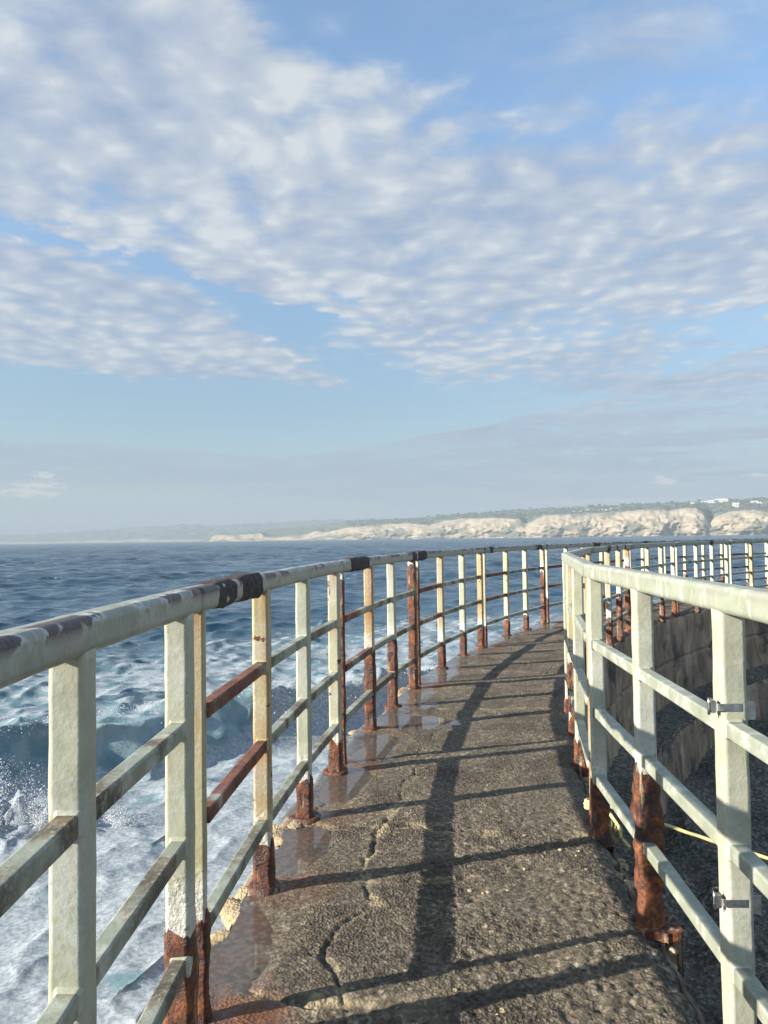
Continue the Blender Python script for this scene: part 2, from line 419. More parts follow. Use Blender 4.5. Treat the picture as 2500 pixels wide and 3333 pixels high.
def mat_paint(name='chalky sage paint'):
    """post paint: object properties stain (0 sage .. 1 orange), rust_z (top of the rusted foot), wear"""
    m, t = material(name); tc = t.n('ShaderNodeTexCoord'); O = tc.outputs['Object']
    P = t.n('ShaderNodeNewGeometry').outputs['Position']
    stain = t.attr('stain', 'OBJECT').outputs['Fac']; rz = t.attr('rust_z', 'OBJECT').outputs['Fac']; wear = t.attr('wear', 'OBJECT').outputs['Fac']
    z = t.sep(O)[2]
    fine = t.noise(P, 70, 5, 0.6); mid = t.noise(P, 13, 5, 0.6); drip = t.noise(t.map(P, scale=(26, 26, 1.6)), 1.0, 4, 0.6)
    lo = t.noise(P, 3.1, 3, 0.5)
    c = t.ramp(mid, [(0.3, (0.292, 0.297, 0.214)), (0.55, (0.346, 0.352, 0.260)), (0.75, (0.406, 0.403, 0.320))])
    sf = t.math('MULTIPLY', stain, t.rng(t.math('ADD', t.math('MULTIPLY', drip, 0.6), t.math('MULTIPLY', lo, 0.5)), 0.35, 0.62, 0.55, 1.0))
    yel = t.ramp(drip, [(0.35, (0.403, 0.311, 0.113)), (0.55, (0.370, 0.218, 0.063)), (0.7, (0.302, 0.122, 0.034))])
    yel = t.mix(t.rng(stain, 0.3, 0.75, 0.75, 0.0), yel, (0.386, 0.361, 0.185))
    c = t.mix(sf, c, yel)
    c = t.mix(t.rng(t.math('ADD', t.math('MULTIPLY', lo, 0.6), t.math('MULTIPLY', fine, 0.5)), 0.50, 0.68, 0.0, 0.60), c, (0.43, 0.44, 0.405))
    # grime and blisters
    c = t.mix(t.math('MULTIPLY', t.rng(drip, 0.52, 0.7), 0.28), c, (0.26, 0.25, 0.19))
    blister = t.rng(t.vor(P, 62), 0.16, 0.07)
    c = t.mix(t.math('MULTIPLY', blister, t.rng(lo, 0.52, 0.66)), c, (0.20, 0.17, 0.12))
    # chipped-through rust
    chip = t.rng(t.math('ADD', mid, t.math('MULTIPLY', wear, 0.30)), 0.755, 0.80)
    rustc = t.ramp(fine, [(0.35, (0.045, 0.016, 0.01)), (0.55, (0.14, 0.045, 0.018)), (0.75, (0.30, 0.12, 0.04))])
    c = t.mix(chip, c, rustc)
    bleed = None
    for hz_ in (0.262, 0.562, 0.862, 1.16):
        dz = t.math('SUBTRACT', hz_, z)
        b_ = t.math('MULTIPLY', t.rng(dz, 0.0, 0.16, 1.0, 0.0), t.rng(dz, -0.035, -0.01, 0.0, 1.0))
        bleed = b_ if bleed is None else t.math('MAXIMUM', bleed, b_)
    bl = t.math('MULTIPLY', t.math('MULTIPLY', bleed, t.rng(drip, 0.40, 0.62)), t.math('ADD', t.math('MULTIPLY', stain, 0.7), t.math('MULTIPLY', wear, 0.35)))
    c = t.mix(bl, c, (0.26, 0.11, 0.035))
    # white salt scale just above the rusted foot
    zr = t.math('SUBTRACT', z, rz)
    band = t.math('MULTIPLY', t.rng(t.math('ADD', zr, t.math('MULTIPLY', t.math('SUBTRACT', mid, 0.5), 0.22)), 0.13, 0.03), t.rng(rz, 0.03, 0.1))
    c = t.mix(t.math('MULTIPLY', band, t.rng(fine, 0.36, 0.5)), c, (0.554, 0.529, 0.454))
    h = t.math('ADD', t.math('MULTIPLY', fine, 0.35), t.math('ADD', t.math('MULTIPLY', mid, 0.5), t.math('MULTIPLY', band, t.math('MULTIPLY', t.noise(P, 48, 5, 0.65), 2.6))))
    rough = t.mixf(chip, 0.42, 0.85)
    output(t, principled(t, c, rough, t.bump(h, 0.7, 0.0055))); return m


def mat_rust():
    m, t = material('flaking rust'); P = t.n('ShaderNodeNewGeometry').outputs['Position']
    tone = t.attr('tone', 'OBJECT').outputs['Fac']
    fine = t.noise(P, 75, 6, 0.68); mid = t.noise(P, 15, 6, 0.65, 0.6); st = t.noise(t.map(P, scale=(20, 20, 3)), 1.0, 4, 0.6)
    c = t.ramp(t.math('ADD', t.math('MULTIPLY', mid, 0.65), t.math('MULTIPLY', fine, 0.35)),
               [(0.35, (0.014, 0.007, 0.007)), (0.46, (0.059, 0.020, 0.013)), (0.56, (0.189, 0.061, 0.021)), (0.68, (0.425, 0.177, 0.050))])
    dark = t.mix(1.0, c, (0.72, 0.60, 0.66), 'MULTIPLY')
    c = t.mix(tone, dark, c)
    c = t.mix(t.rng(st, 0.56, 0.64, 0, 0.6), c, (0.42, 0.33, 0.19))
    h = t.math('ADD', mid, t.math('MULTIPLY', fine, 0.7))
    output(t, principled(t, c, t.rng(mid, 0.4, 0.6, 0.35, 0.8), t.bump(h, 1.0, 0.012))); return m


def mat_railpaint(name, rusty=False):
    """rails: grey-sage paint, darker grime on top, bare or rusted lengths; object properties wear, stain"""
    m, t = material(name); tc = t.n('ShaderNodeTexCoord'); g = t.n('ShaderNodeNewGeometry'); P = g.outputs['Position']
    wear = t.attr('wear', 'OBJECT').outputs['Fac']; stain = t.attr('stain', 'OBJECT').outputs['Fac']
    fine = t.noise(P, 80, 5, 0.65); mid = t.noise(P, 12, 5, 0.62); lo = t.noise(P, 3.0, 4, 0.6, 0.4)
    nz = t.sep(g.outputs['Normal'])[2]
    c = t.ramp(mid, [(0.3, (0.208, 0.224, 0.170)), (0.55, (0.267, 0.286, 0.224)), (0.75, (0.341, 0.355, 0.291))])
    # salt-white chalk where birds and hands rub
    c = t.mix(t.math('MULTIPLY', t.rng(t.math('ADD', mid, t.math('MULTIPLY', fine, 0.4)), 0.72, 0.86), 0.55), c, (0.487, 0.479, 0.437))
    grime = t.math('MULTIPLY', t.rng(t.math('ADD', lo, t.math('MULTIPLY', fine, 0.35)), t.math('SUBTRACT', 0.80, t.math('MULTIPLY', wear, 0.34)), t.math('SUBTRACT', 0.92, t.math('MULTIPLY', wear, 0.34))), 0.9)
    gc = t.ramp(fine, [(0.38, (0.025, 0.022, 0.018)), (0.55, (0.12, 0.10, 0.065)), (0.70, (0.36, 0.33, 0.27))])
    gc = t.mix(t.rng(mid, 0.52, 0.62, 0.0, 0.6), gc, (0.17, 0.095, 0.035))
    c = t.mix(grime, c, gc)
    rc = t.ramp(t.math('ADD', t.math('MULTIPLY', mid, 0.6), t.math('MULTIPLY', fine, 0.4)), [(0.32, (0.035, 0.013, 0.010)), (0.5, (0.14, 0.05, 0.028)), (0.7, (0.27, 0.12, 0.07))])
    rf = t.rng(t.math('ADD', lo, t.math('MULTIPLY', stain, 0.55)), 0.72, 0.80)
    c = t.mix(rf, c, rc)
    h = t.math('ADD', t.math('MULTIPLY', fine, 0.5), t.math('MULTIPLY', mid, 0.6))
    output(t, principled(t, c, t.mixf(grime, 0.42, 0.85), t.bump(h, 0.6, 0.004))); return m


def mat_toprail():
    m, t = material('worn handrail paint'); g = t.n('ShaderNodeNewGeometry'); P = g.outputs['Position']
    wear = t.attr('wear', 'OBJECT').outputs['Fac']; pale = t.attr('pale', 'OBJECT').outputs['Fac']
    ed = t.attr('edge').outputs['Fac']                 # 1 along the upper walkway-side corner, where paint is rubbed off
    fine = t.noise(P, 85, 5, 0.65); mid = t.noise(P, 11, 5, 0.62); lo = t.noise(P, 5.5, 5, 0.6, 0.2)
    drip = t.noise(t.map(P, scale=(34, 34, 7)), 1.0, 4, 0.6)
    c = t.ramp(mid, [(0.3, (0.207, 0.219, 0.176)), (0.55, (0.261, 0.275, 0.223)), (0.75, (0.352, 0.363, 0.313))])
    c = t.mix(pale, c, t.ramp(mid, [(0.3, (0.223, 0.243, 0.177)), (0.55, (0.264, 0.282, 0.212)), (0.75, (0.309, 0.321, 0.257))]))
    c = t.mix(t.math('MULTIPLY', t.rng(drip, 0.53, 0.68), t.mixf(pale, 0.18, 0.85)), c, (0.454, 0.445, 0.386))
    c = t.mix(t.math('MULTIPLY', t.rng(lo, 0.5, 0.65), t.math('MULTIPLY', wear, 0.5)), c, (0.22, 0.20, 0.16))
    bare = t.math('MULTIPLY', t.rng(ed, 0.12, 0.5), t.rng(t.math('ADD', lo, t.math('MULTIPLY', mid, 0.35)), 0.655, 0.70))
    bare = t.math('MULTIPLY', bare, wear)
    c = t.mix(bare, c, t.ramp(fine, [(0.35, (0.02, 0.013, 0.016)), (0.65, (0.075, 0.045, 0.045))]))
    halo = t.math('MULTIPLY', t.math('MULTIPLY', ed, t.rng(t.math('ADD', lo, t.math('MULTIPLY', mid, 0.35)), 0.60, 0.66)), t.math('SUBTRACT', 1.0, bare))
    c = t.mix(t.math('MULTIPLY', halo, t.math('MULTIPLY', wear, 0.7)), c, (0.62, 0.61, 0.60))
    h = t.math('ADD', t.math('MULTIPLY', fine, 0.4), t.math('MULTIPLY', drip, 0.6))
    output(t, principled(t, c, 0.45, t.bump(h, 0.7, 0.004))); return m


def mat_scab():
    m, t = material('blackened rust scab'); P = t.n('ShaderNodeNewGeometry').outputs['Position']
    fine = t.noise(P, 90, 6, 0.7); mid = t.noise(P, 22, 5, 0.65)
    c = t.ramp(fine, [(0.32, (0.014, 0.010, 0.012)), (0.52, (0.06, 0.042, 0.043)), (0.68, (0.14, 0.115, 0.115)), (0.8, (0.30, 0.27, 0.26))])
    output(t, principled(t, c, 0.8, t.bump(t.math('ADD', mid, fine), 1.0, 0.012))); return m


def mat_simple(name, c1, c2, scale, rough=0.7, metal=0.0, bump=0.4, bd=0.005):
    m, t = material(name); P = t.n('ShaderNodeNewGeometry').outputs['Position']
    n1 = t.noise(P, scale, 5, 0.6)
    output(t, principled(t, t.mix(t.rng(n1, 0.3, 0.7), c1, c2), rough, t.bump(n1, bump, bd), metal)); return m


def mat_rope():
    m, t = material('yellow twisted rope'); O = t.attr('twist').outputs['Fac']
    n1 = t.noise(t.n('ShaderNodeNewGeometry').outputs['Position'], 300, 3)
    c = t.mix(n1, (0.46, 0.36, 0.13), (0.66, 0.58, 0.30))
    output(t, principled(t, c, 0.75, t.bump(n1, 0.5, 0.002))); return m


def mat_water():
    m, t = material('sea water'); g = t.n('ShaderNodeNewGeometry'); P = g.outputs['Position']
    a = t.attr('wcol'); foam, aer, dist = t.sep(a.outputs['Color'])     # coverage, aeration, log distance
    px, py, pz = t.sep(P)
    XY = t.comb(px, py, 0.0)
    wrp = t.n('ShaderNodeTexNoise'); t.put(wrp.inputs['Vector'], XY); wrp.inputs['Scale'].default_value = 0.55; wrp.inputs['Detail'].default_value = 3
    XW = t.vmath('ADD', XY, t.vmath('SCALE', t.vmath('SUBTRACT', wrp.outputs['Color'], (0.5, 0.5, 0.5)), scale=2.2))
    # foam: lacy sheet with rounded holes, and drawn-out streaks
    XW = t.vmath('ADD', P, t.vmath('SCALE', t.vmath('SUBTRACT', wrp.outputs['Color'], (0.5, 0.5, 0.5)), scale=1.7))
    lace = t.math('SUBTRACT', 1.0, t.vor(XW, 1.9, 'SMOOTH_F1'))
    fb = t.noise(XW, 1.8, 8, 0.60)
    ridg = t.math('SUBTRACT', 1.0, t.math('ABSOLUTE', t.math('MULTIPLY', t.math('SUBTRACT', t.noise(t.map(XW, rot=(0, 0, 0.7), scale=(0.55, 1.5, 1)), 1.5, 6, 0.6), 0.5), 6.0)))
    fineN = t.noise(P, 16, 5, 0.65)
    pat = t.math('ADD', t.math('MULTIPLY', t.rng(lace, 0.25, 0.85, smooth=False), 0.40), t.math('MULTIPLY', t.rng(fb, 0.28, 0.72, smooth=False), 0.32))
    pat = t.math('ADD', pat, t.math('MULTIPLY', t.math('MAXIMUM', ridg, 0.0), 0.28))
    pat = t.math('ADD', pat, t.math('MULTIPLY', t.math('SUBTRACT', fineN, 0.5), 0.20))
    thr = t.mixf(foam, 0.98, 0.12)
    fm = t.math('MULTIPLY', t.rng(pat, t.math('SUBTRACT', thr, 0.10), t.math('ADD', thr, 0.18)), t.rng(foam, 0.0, 0.12))
    # water body
    deep = t.mix(t.noise(XY, 0.05, 3), (0.008, 0.040, 0.078), (0.014, 0.060, 0.102))
    milky = t.mix(t.rng(t.noise(XW, 1.1, 5), 0.35, 0.65), (0.10, 0.185, 0.205), (0.24, 0.32, 0.335))
    wc = t.mix(t.math('MULTIPLY', aer, 0.95), deep, milky)
    fine_w = t.math('ADD', t.noise(t.map(XY, rot=(0, 0, 0.4), scale=(1.0, 1.7, 1)), 1.6, 6, 0.62), t.math('MULTIPLY', t.noise(t.map(XY, rot=(0, 0, 0.9), scale=(0.22, 0.5, 1)), 1.0, 4, 0.55), 3.0))
    fine_w = t.math('ADD', fine_w, t.math('MULTIPLY', t.noise(t.map(XY, rot=(0, 0, 0.6), scale=(0.05, 0.13, 1)), 1.0, 4, 0.55), t.rng(dist, 0.35, 0.75, 0.0, 7.0)))
    bn = t.bump(fine_w, 1.0, t.mixf(t.rng(dist, 0.15, 0.75), 0.045, 0.40))
    bf = t.bump(t.math('ADD', t.math('MULTIPLY', fm, 0.5), t.math('MULTIPLY', fineN, 0.6)), 0.35, 0.04)
    water = principled(t, wc, t.rng(dist, 0.2, 0.9, 0.06, 0.22), bn, ior=1.333, spec=0.5)
    fc = t.mix(t.rng(fineN, 0.35, 0.65), (0.197, 0.236, 0.262), (0.367, 0.399, 0.420))
    foam_s = principled(t, fc, 0.85, bf, spec=0.2)
    mx = t.n('ShaderNodeMixShader'); t.put(mx.inputs[0], fm); t.put(mx.inputs[1], water); t.put(mx.inputs[2], foam_s)
    output(t, mx.outputs[0]); return m


def mat_spray():
    m, t = material('white spray'); 
    output(t, principled(t, (0.62, 0.65, 0.67), 0.6, spec=0.3, **{'Subsurface Weight': 0.0})); return m


def mat_puddle():
    m, t = material('puddle water'); P = t.n('ShaderNodeNewGeometry').outputs['Position']
    n1 = t.noise(P, 6, 4, 0.6); n2 = t.noise(P, 40, 4, 0.6)
    c = t.mix(t.rng(n1, 0.38, 0.62), (0.046, 0.036, 0.026), (0.075, 0.040, 0.024)); c = t.mix(t.rng(n2, 0.42, 0.62, 0, 0.7), c, (0.115, 0.094, 0.07))
    nb = t.bump(t.noise(P, 9, 3), 0.25, 0.0015)
    output(t, principled(t, c, 0.5, None, **{'Coat Weight': 1.0, 'Coat Roughness': 0.02, 'Coat IOR': 1.34, 'Coat Normal': nb})); return m


def mat_coast():
    m, t = material('sandstone bluff and scrub'); g = t.n('ShaderNodeNewGeometry'); P = g.outputs['Position']
    cl = t.sep(t.attr('land').outputs['Color'])
    st = t.noise(t.map(P, scale=(0.012, 0.012, 0.10)), 1.0, 5, 0.6); n1 = t.noise(P, 0.03, 6, 0.62); n2 = t.noise(P, 0.011, 5, 0.6, 0.5)
    rock = t.ramp(t.math('ADD', t.math('MULTIPLY', st, 0.5), t.math('MULTIPLY', n1, 0.5)), [(0.32, (0.188, 0.146, 0.098)), (0.5, (0.338, 0.277, 0.193)), (0.68, (0.471, 0.394, 0.282))])
    scrub = t.ramp(n1, [(0.3, (0.045, 0.058, 0.035)), (0.6, (0.11, 0.12, 0.075)), (0.8, (0.19, 0.18, 0.12))])
    plate = t.ramp(n2, [(0.35, (0.04, 0.055, 0.035)), (0.52, (0.085, 0.10, 0.06)), (0.62, (0.16, 0.17, 0.09))])
    c = t.mix(t.math('MULTIPLY', cl[1], t.rng(n1, 0.35, 0.6, 0.55, 1.0)), rock, scrub)
    c = t.mix(cl[0], plate, c)
    c = t.mix(cl[2], c, (0.45, 0.41, 0.34))
    output(t, principled(t, c, 0.95)); return m


M = dict(concrete=mat_concrete(), face=mat_wallface(), rock=mat_rock(), sand=mat_sand(), paint=mat_paint(), rust=mat_rust(), rail=mat_railpaint('rail paint'), top=mat_toprail(),
         scab=mat_scab(), rope=mat_rope(), water=mat_water(), spray=mat_spray(), puddle=mat_puddle(), coast=mat_coast(),
         steel=mat_simple('stainless strap', (0.30, 0.30, 0.29), (0.50, 0.49, 0.47), 60, 0.34, 1.0, 0.2, 0.001),
         white=mat_simple('white render', (0.50, 0.49, 0.46), (0.60, 0.59, 0.56), 0.2, 0.8), roofm=mat_simple('grey roof', (0.22, 0.20, 0.19), (0.34, 0.31, 0.29), 0.3, 0.9),
         glass=mat_simple('dark window', (0.03, 0.04, 0.05), (0.06, 0.07, 0.08), 1.0, 0.1), leaf=mat_simple('coastal tree leaves', (0.03, 0.045, 0.025), (0.075, 0.09, 0.05), 0.4, 0.9),
         bark=mat_simple('tree bark', (0.08, 0.06, 0.05), (0.14, 0.11, 0.09), 1.0, 0.9),
         weed=mat_simple('dry yellow weed', (0.20, 0.17, 0.06), (0.42, 0.36, 0.16), 40, 0.9), bird=mat_simple('grey bird', (0.08, 0.08, 0.08), (0.2, 0.2, 0.2), 30, 0.8))

# ------------------------------------------------------------------ sea
BREAK = np.array([(-30, -2), (-19, 6.0), (-12.5, 12.2), (-8.3, 16.4), (-5.0, 18.9), (-2.7, 20.4), (-0.6, 21.9), (2.4, 24.6), (7, 28.5), (14, 33)], float)


def break_coords(x, y):
    """signed distance to the breaker's crest line (positive = seaward) and position along it"""
    best = np.full(x.shape, 1e9); sd = np.full(x.shape, 1e9); al = np.zeros(x.shape); acc = 0.0
    for (x0, y0), (x1, y1) in zip(BREAK[:-1], BREAK[1:]):
        dx, dy = x1 - x0, y1 - y0; L_ = math.hypot(dx, dy)
        u = np.clip(((x - x0) * dx + (y - y0) * dy) / L_ ** 2, 0, 1)
        ex, ey = x - (x0 + u * dx), y - (y0 + u * dy); d_ = np.hypot(ex, ey)
        sgn = np.sign(dx * ey - dy * ex); sgn[sgn == 0] = 1
        m_ = d_ < best
        best = np.where(m_, d_, best); sd = np.where(m_, d_ * sgn, sd); al = np.where(m_, acc + u * L_, al); acc += L_
    return sd, al, acc


def build_sea():
    fine = np.radians(np.arange(-37, 37.01, 0.24)); th = np.concatenate([np.radians(np.arange(-110, -37, 2.5)), fine, np.radians(np.arange(38.5, 111, 2.5))])
    r = [4.0]
    while r[-1] < 11800: r.append(r[-1] * (1.0033 if r[-1] < 150 else 1.0075))
    r = np.array(r)
    R_, T_ = np.meshgrid(r, th, indexing='ij')
    x, y = R_ * np.sin(T_), R_ * np.cos(T_)
    dr = np.maximum(R_ * 0.0042, 0.03)
    h = np.zeros_like(x); ox = np.zeros_like(x); oy = np.zeros_like(x)
    rw = np.random.RandomState(21)
    n = 84
    lam = np.exp(rw.uniform(math.log(0.28), math.log(7.0), n))
    head = math.atan2(-0.62, 0.78) + rw.normal(0, 0.62, n)
    for l_, a_, ph in zip(lam, head, rw.uniform(0, 6.28, n)):
        k_ = 2 * math.pi / l_
        amp = 0.0170 * l_ ** 0.92 / (1 + (l_ / 4.5) ** 2)
        wgt = sstep(2.5, 6.0, l_ / dr)
        if not wgt.any(): continue
        p = k_ * (x * math.cos(a_) + y * math.sin(a_)) + ph
        s_ = np.sin(p); c_ = np.cos(p) * (amp * 0.8) * wgt
        h += amp * wgt * s_; ox -= c_ * math.cos(a_) * -1; oy -= c_ * math.sin(a_) * -1
    for l_, a_, ph in zip(np.exp(rw.uniform(math.log(3.0), math.log(18.0), 34)), math.atan2(-0.62, 0.78) + rw.normal(0, 0.55, 34), rw.uniform(0, 6.28, 34)):
        wgt = sstep(2.2, 5.0, l_ / np.maximum(R_ * 0.0042, 0.03)) * sstep(60, 140, R_)
        h += 0.0080 * l_ * wgt * np.sin(2 * math.pi / l_ * (x * math.cos(a_) + y * math.sin(a_)) + ph)
    # long swell and gusty patches
    gust = 0.85 + 0.5 * fbm(x / 55, y / 55, 0.3, 2)
    h = h * gust * np.where(R_ < 60, 0.85, 0.85) + 0.16 * np.sin((x * 0.62 - y * 0.78) * 2 * math.pi / 26 + 1.0 + fbm(x / 40, y / 40, 2.0, 2)) * sstep(14, 60, R_)
    foam = np.zeros_like(x); aer = np.zeros_like(x)
    near = R_ < 75
    xn, yn, rn = x[near], y[near], R_[near]
    sd, al, tot = break_coords(xn, yn)
    wob = fbm(xn / 3.2, yn / 3.2, 4.0, 3)
    sd = sd + 0.35 * wob
    q = al / tot
    amp = 1.15 * sstep(0.10, 0.30, q) * (1 - sstep(0.68, 0.90, q)) * (0.85 + 0.3 * fbm(al / 5.0, 0 * al, 1.0, 2))
    prof = np.where(sd < 0, np.exp(-(sd / 0.85) ** 2), np.exp(-(sd / 2.6) ** 2))
    # trough in front
    bw = amp * prof - 0.22 * amp * np.exp(-((sd + 1.7) / 0.9) ** 2)
    lump = 0.10 * fbm(xn * 1.9, yn * 1.9, 7.0, 4)
    inner = sstep(0.6, -1.2, sd)                                        # between breaker and wall
    broken = sstep(0.60, 0.66, q)
    hn = h[near] * (0.92 - 0.62 * inner) + bw + lump * (0.25 * inner + 0.9 * prof * amp * (0.15 + broken))
    fn = (0.70 + 0.28 * fbm(xn / 4.5, yn / 4.5, 9.0, 3)) * inner * sstep(75, 30, rn)
    fo = (0.52 + 0.32 * fbm(xn / 6.0, yn / 6.0, 3.0, 3)) * (1 - inner) * sstep(24.0, 10.0, sd + 4.0 * wob) * sstep(75, 50, rn)
    fa = np.maximum(fn, fo)
    crest = np.exp(-((sd - 0.05) / np.where(sd > 0, 0.75, 0.33)) ** 2) * sstep(0.12, 0.3, q) * (1 - sstep(0.70, 0.92, q))
    fa = np.maximum(fa, crest * (0.45 + 0.55 * broken + 0.3 * fbm(xn, yn, 2.0, 2)))
    front = np.exp(-((sd + 0.55) / 0.65) ** 2) * amp
    fa = fa * (1 - 0.8 * np.clip(front, 0, 1) * (1 - broken)) + np.clip(front, 0, 1) * broken * 0.9
    an = np.clip(np.maximum(1.0 * inner, 0.9 * np.clip(front * 1.2, 0, 1)) + 0.85 * sstep(24, 4, sd) * (1 - inner), 0, 1)
    # splash thrown up by the backwash
    sp = np.exp(-(((xn + 6.8) / 1.5) ** 2 + ((yn - 13.3) / 0.6) ** 2))
    hn = hn + 0.5 * sp * np.clip(0.75 + 0.9 * fbm(xn * 2.2, yn * 2.2, 1.0, 4), 0, 2); fa = np.maximum(fa, 1.3 * sp)
    h[near] = hn; foam[near] = np.clip(fa, 0, 1); aer[near] = an
    # a few whitecaps farther out
    cap_ = sstep(0.62, 0.8, fbm(x / 9, y / 16, 5.0, 3)) * sstep(0.12, 0.3, h) * sstep(400, 150, R_) * sstep(40, 70, R_)
    foam = np.maximum(foam, 0.42 * cap_)
    # curl: crest leans over the face
    lean = np.zeros_like(x); lean[near] = 0.30 * np.clip(bw, 0, 2) ** 2
    X = x + ox + lean * 0.62; Y = y + oy - lean * 0.78
    V = np.stack([X, Y, SEA_Z + h], -1).reshape(-1, 3)
    me = mesh_from(V, grid_faces(*x.shape)[:, ::-1], 'sea')
    dist = np.clip(np.log(R_ / 6) / math.log(2000), 0, 1)
    set_col(me, 'wcol', np.stack([foam, aer, dist, np.ones_like(foam)], -1))
    put('sea', me, M['water'], kind='structure', label='blue ocean with a breaking wave and foam by the wall')


build_sea()


# ------------------------------------------------------------------ far coast
def coast(name, tab_c, tab_s, tab_d, x0, x1, step, depth, run_k, seed, gully):
    px = np.arange(x0, x1, step, dtype=float)
    D = np.interp(px, *zip(*tab_d)); hc = np.interp(px, *zip(*tab_c)); sk = np.interp(px, *zip(*tab_s))
    hc = hc + 1.6 * fbm(px / 21, 0 * px, seed, 3) * np.clip(hc / 40, 0, 1); sk = np.maximum(sk, hc + 0.5) + 1.0 * fbm(px / 17, 0 * px, seed + 3, 3)
    u = (px - 1250) * cr; bx = np.stack([u / F, np.ones_like(u)], -1)
    ms = np.cumsum(np.r_[0, np.abs(np.diff(px)) / F * D[1:]])            # metres along the shore
    Hc = hc / F * D
    rows_f, rows_p = 46, 40
    Vs = []; A = []
    tf = np.linspace(0, 1, rows_f)
    for t_ in tf:
        rid = 1 - np.abs(fbm((ms + 45 * t_ * pn(ms / 210, 0 * ms, seed + 8)) / (70.0 * gully), t_ * 2.4 + 0 * ms, seed + 1, 5))
        rid2 = 1 - np.abs(fbm((ms - 30 * t_) / (26.0 * gully), t_ * 4.0 + 0 * ms, seed + 2, 3))
        back = Hc * run_k * (0.75 * t_ ** 1.15 + 0.25 * t_) - (rid * 0.50 + rid2 * 0.14) * Hc * math.sin(math.pi * min(1, 0.15 + t_ * 0.85)) ** 0.7 * 0.75 - 0.10 * Hc * pn(ms / 130, t_ * 5 + 0 * ms, seed)
        back = back + 30 * fbm(ms / 260, 0 * ms, seed + 5, 3) - 0.55 * Hc * (1 - np.abs(pn((ms + 70 * t_) / 150, t_ * 0.7 + 0 * ms, seed + 12))) * math.sin(math.pi * min(1, 0.1 + 0.9 * t_)) ** 0.8
        d_ = (D + back) ; z = SEA_Z - 1.0 + (Hc + 1.0) * np.clip(t_ + 0.03 * fbm(ms / 30, t_ * 6 + 0 * ms, seed + 7, 3) * (t_ > 0) * (t_ < 1), 0, 1.02)
        Vs.append(np.stack([bx[:, 0] * d_, bx[:, 1] * d_, z], -1))
        scrub = np.clip(sstep(-0.05, 0.35, fbm(ms / 90, t_ * 1.6 + 0 * ms, seed + 9, 4) - 0.35 * (t_ - 0.35)), 0, 1)
        A.append(np.stack([np.ones_like(ms), 0.9 * scrub, np.full_like(ms, 1.0 if t_ < 0.04 else 0.0), np.ones_like(ms)], -1))
    crest = Vs[-1]
    for i in range(1, rows_p + 1):
        t_ = i / rows_p
        v = depth * t_ ** 1.4
        pxh = hc + (sk - hc) * (0.12 * t_ + 0.88 * sstep(0.0, 1.0, np.array(t_)))
        d_ = np.hypot(crest[:, 0], crest[:, 1]) / np.hypot(bx[:, 0], bx[:, 1]) + v
        z = np.maximum(SEA_Z + pxh / F * d_ + 5.0 * fbm(ms / 80, v / 80 + 0 * ms, seed + 4, 4) * min(1, t_ * 3), crest[:, 2] * (1 - min(1, t_ * 6)) + min(1, t_ * 6) * -1e9)
        Vs.append(np.stack([bx[:, 0] * d_, bx[:, 1] * d_, z], -1))
        A.append(np.stack([np.zeros_like(ms), np.zeros_like(ms), np.zeros_like(ms), np.ones_like(ms)], -1))
    # back slope down to the sea so the land is a solid mass
    last = Vs[-1]; sc_ = 1 + 300 / np.hypot(last[:, 0], last[:, 1])
    Vs.append(np.stack([last[:, 0] * sc_, last[:, 1] * sc_, np.full_like(ms, SEA_Z - 2)], -1)); A.append(A[-1])
    V = np.array(Vs); me = mesh_from(V.reshape(-1, 3), grid_faces(*V.shape[:2])[:, ::-1], name)
    set_col(me, 'land', np.array(A))
    put(name, me, M['coast'], kind='structure')
    return px, V[rows_f - 1:-1]


D_NEAR = [(600, 5100), (690, 4800), (1250, 3900), (1800, 3200), (2500, 2600), (3300, 2200)]
C_NEAR = [(650, 0), (680, 1), (687, 12), (701, 22.6), (754, 20), (851, 24), (867, 13), (904, 10.5), (1002, 21), (1025, 31), (1055, 25), (1130, 40), (1175, 42), (1250, 48), (1325, 52), (1400, 44.7), (1446, 57.6), (1506, 64.4), (1627, 65), (1695, 59.6),
          (1711, 45), (1777, 72), (1868, 74.7), (2003, 78), (2079, 84.7), (2154, 88), (2180, 81), (2222, 89), (2267, 90), (2293, 73), (2308, 38), (2328, 61), (2380, 77.6), (2455, 81), (2500, 72), (2560, 84), (2620, 60), (2680, 88), (2900, 95), (3100, 80), (3300, 96)]
S_NEAR = [(650, 2), (690, 22), (850, 34), (1000, 46), (1130, 58), (1250, 64), (1325, 64.6), (1438, 73), (1551, 79), (1702, 88), (1868, 93), (2041, 100), (2192, 103), (2365, 109.5), (2500, 115), (2900, 122), (3300, 128)]
pxn, PLN = coast('headland', C_NEAR, S_NEAR, D_NEAR, 652, 3300, 3.2, 900, 0.62, 3.0, 1.0)
D_FAR = [(-700, 10400), (0, 9000), (640, 7600), (1500, 6800)]
C_FAR = [(-700, 5), (0, 7), (160, 5), (330, 10), (360, 6), (480, 12), (520, 7), (700, 6), (1500, 20)]
S_FAR = [(-700, 16), (0, 27), (113, 28.6), (300, 37), (452, 48), (640, 55), (678, 51), (829, 55), (1055, 63), (1250, 62), (1500, 50)]
pxf, PLF = coast('far_hills', C_FAR, S_FAR, D_FAR, -700, 1500, 4.0, 1300, 1.2, 41.0, 2.5)


def spot(PL, pxs, x, hpx):
    """point of the plateau seen at photo column x, hpx pixels above the waterline"""
    j = int(np.argmin(np.abs(pxs - x))); c_ = PL[:, j]
    app = (c_[:, 2] - SEA_Z) / c_[:, 1] * F
    i = int(np.argmax(app >= hpx)) if (app >= hpx).any() else len(c_) - 1
    return c_[i]


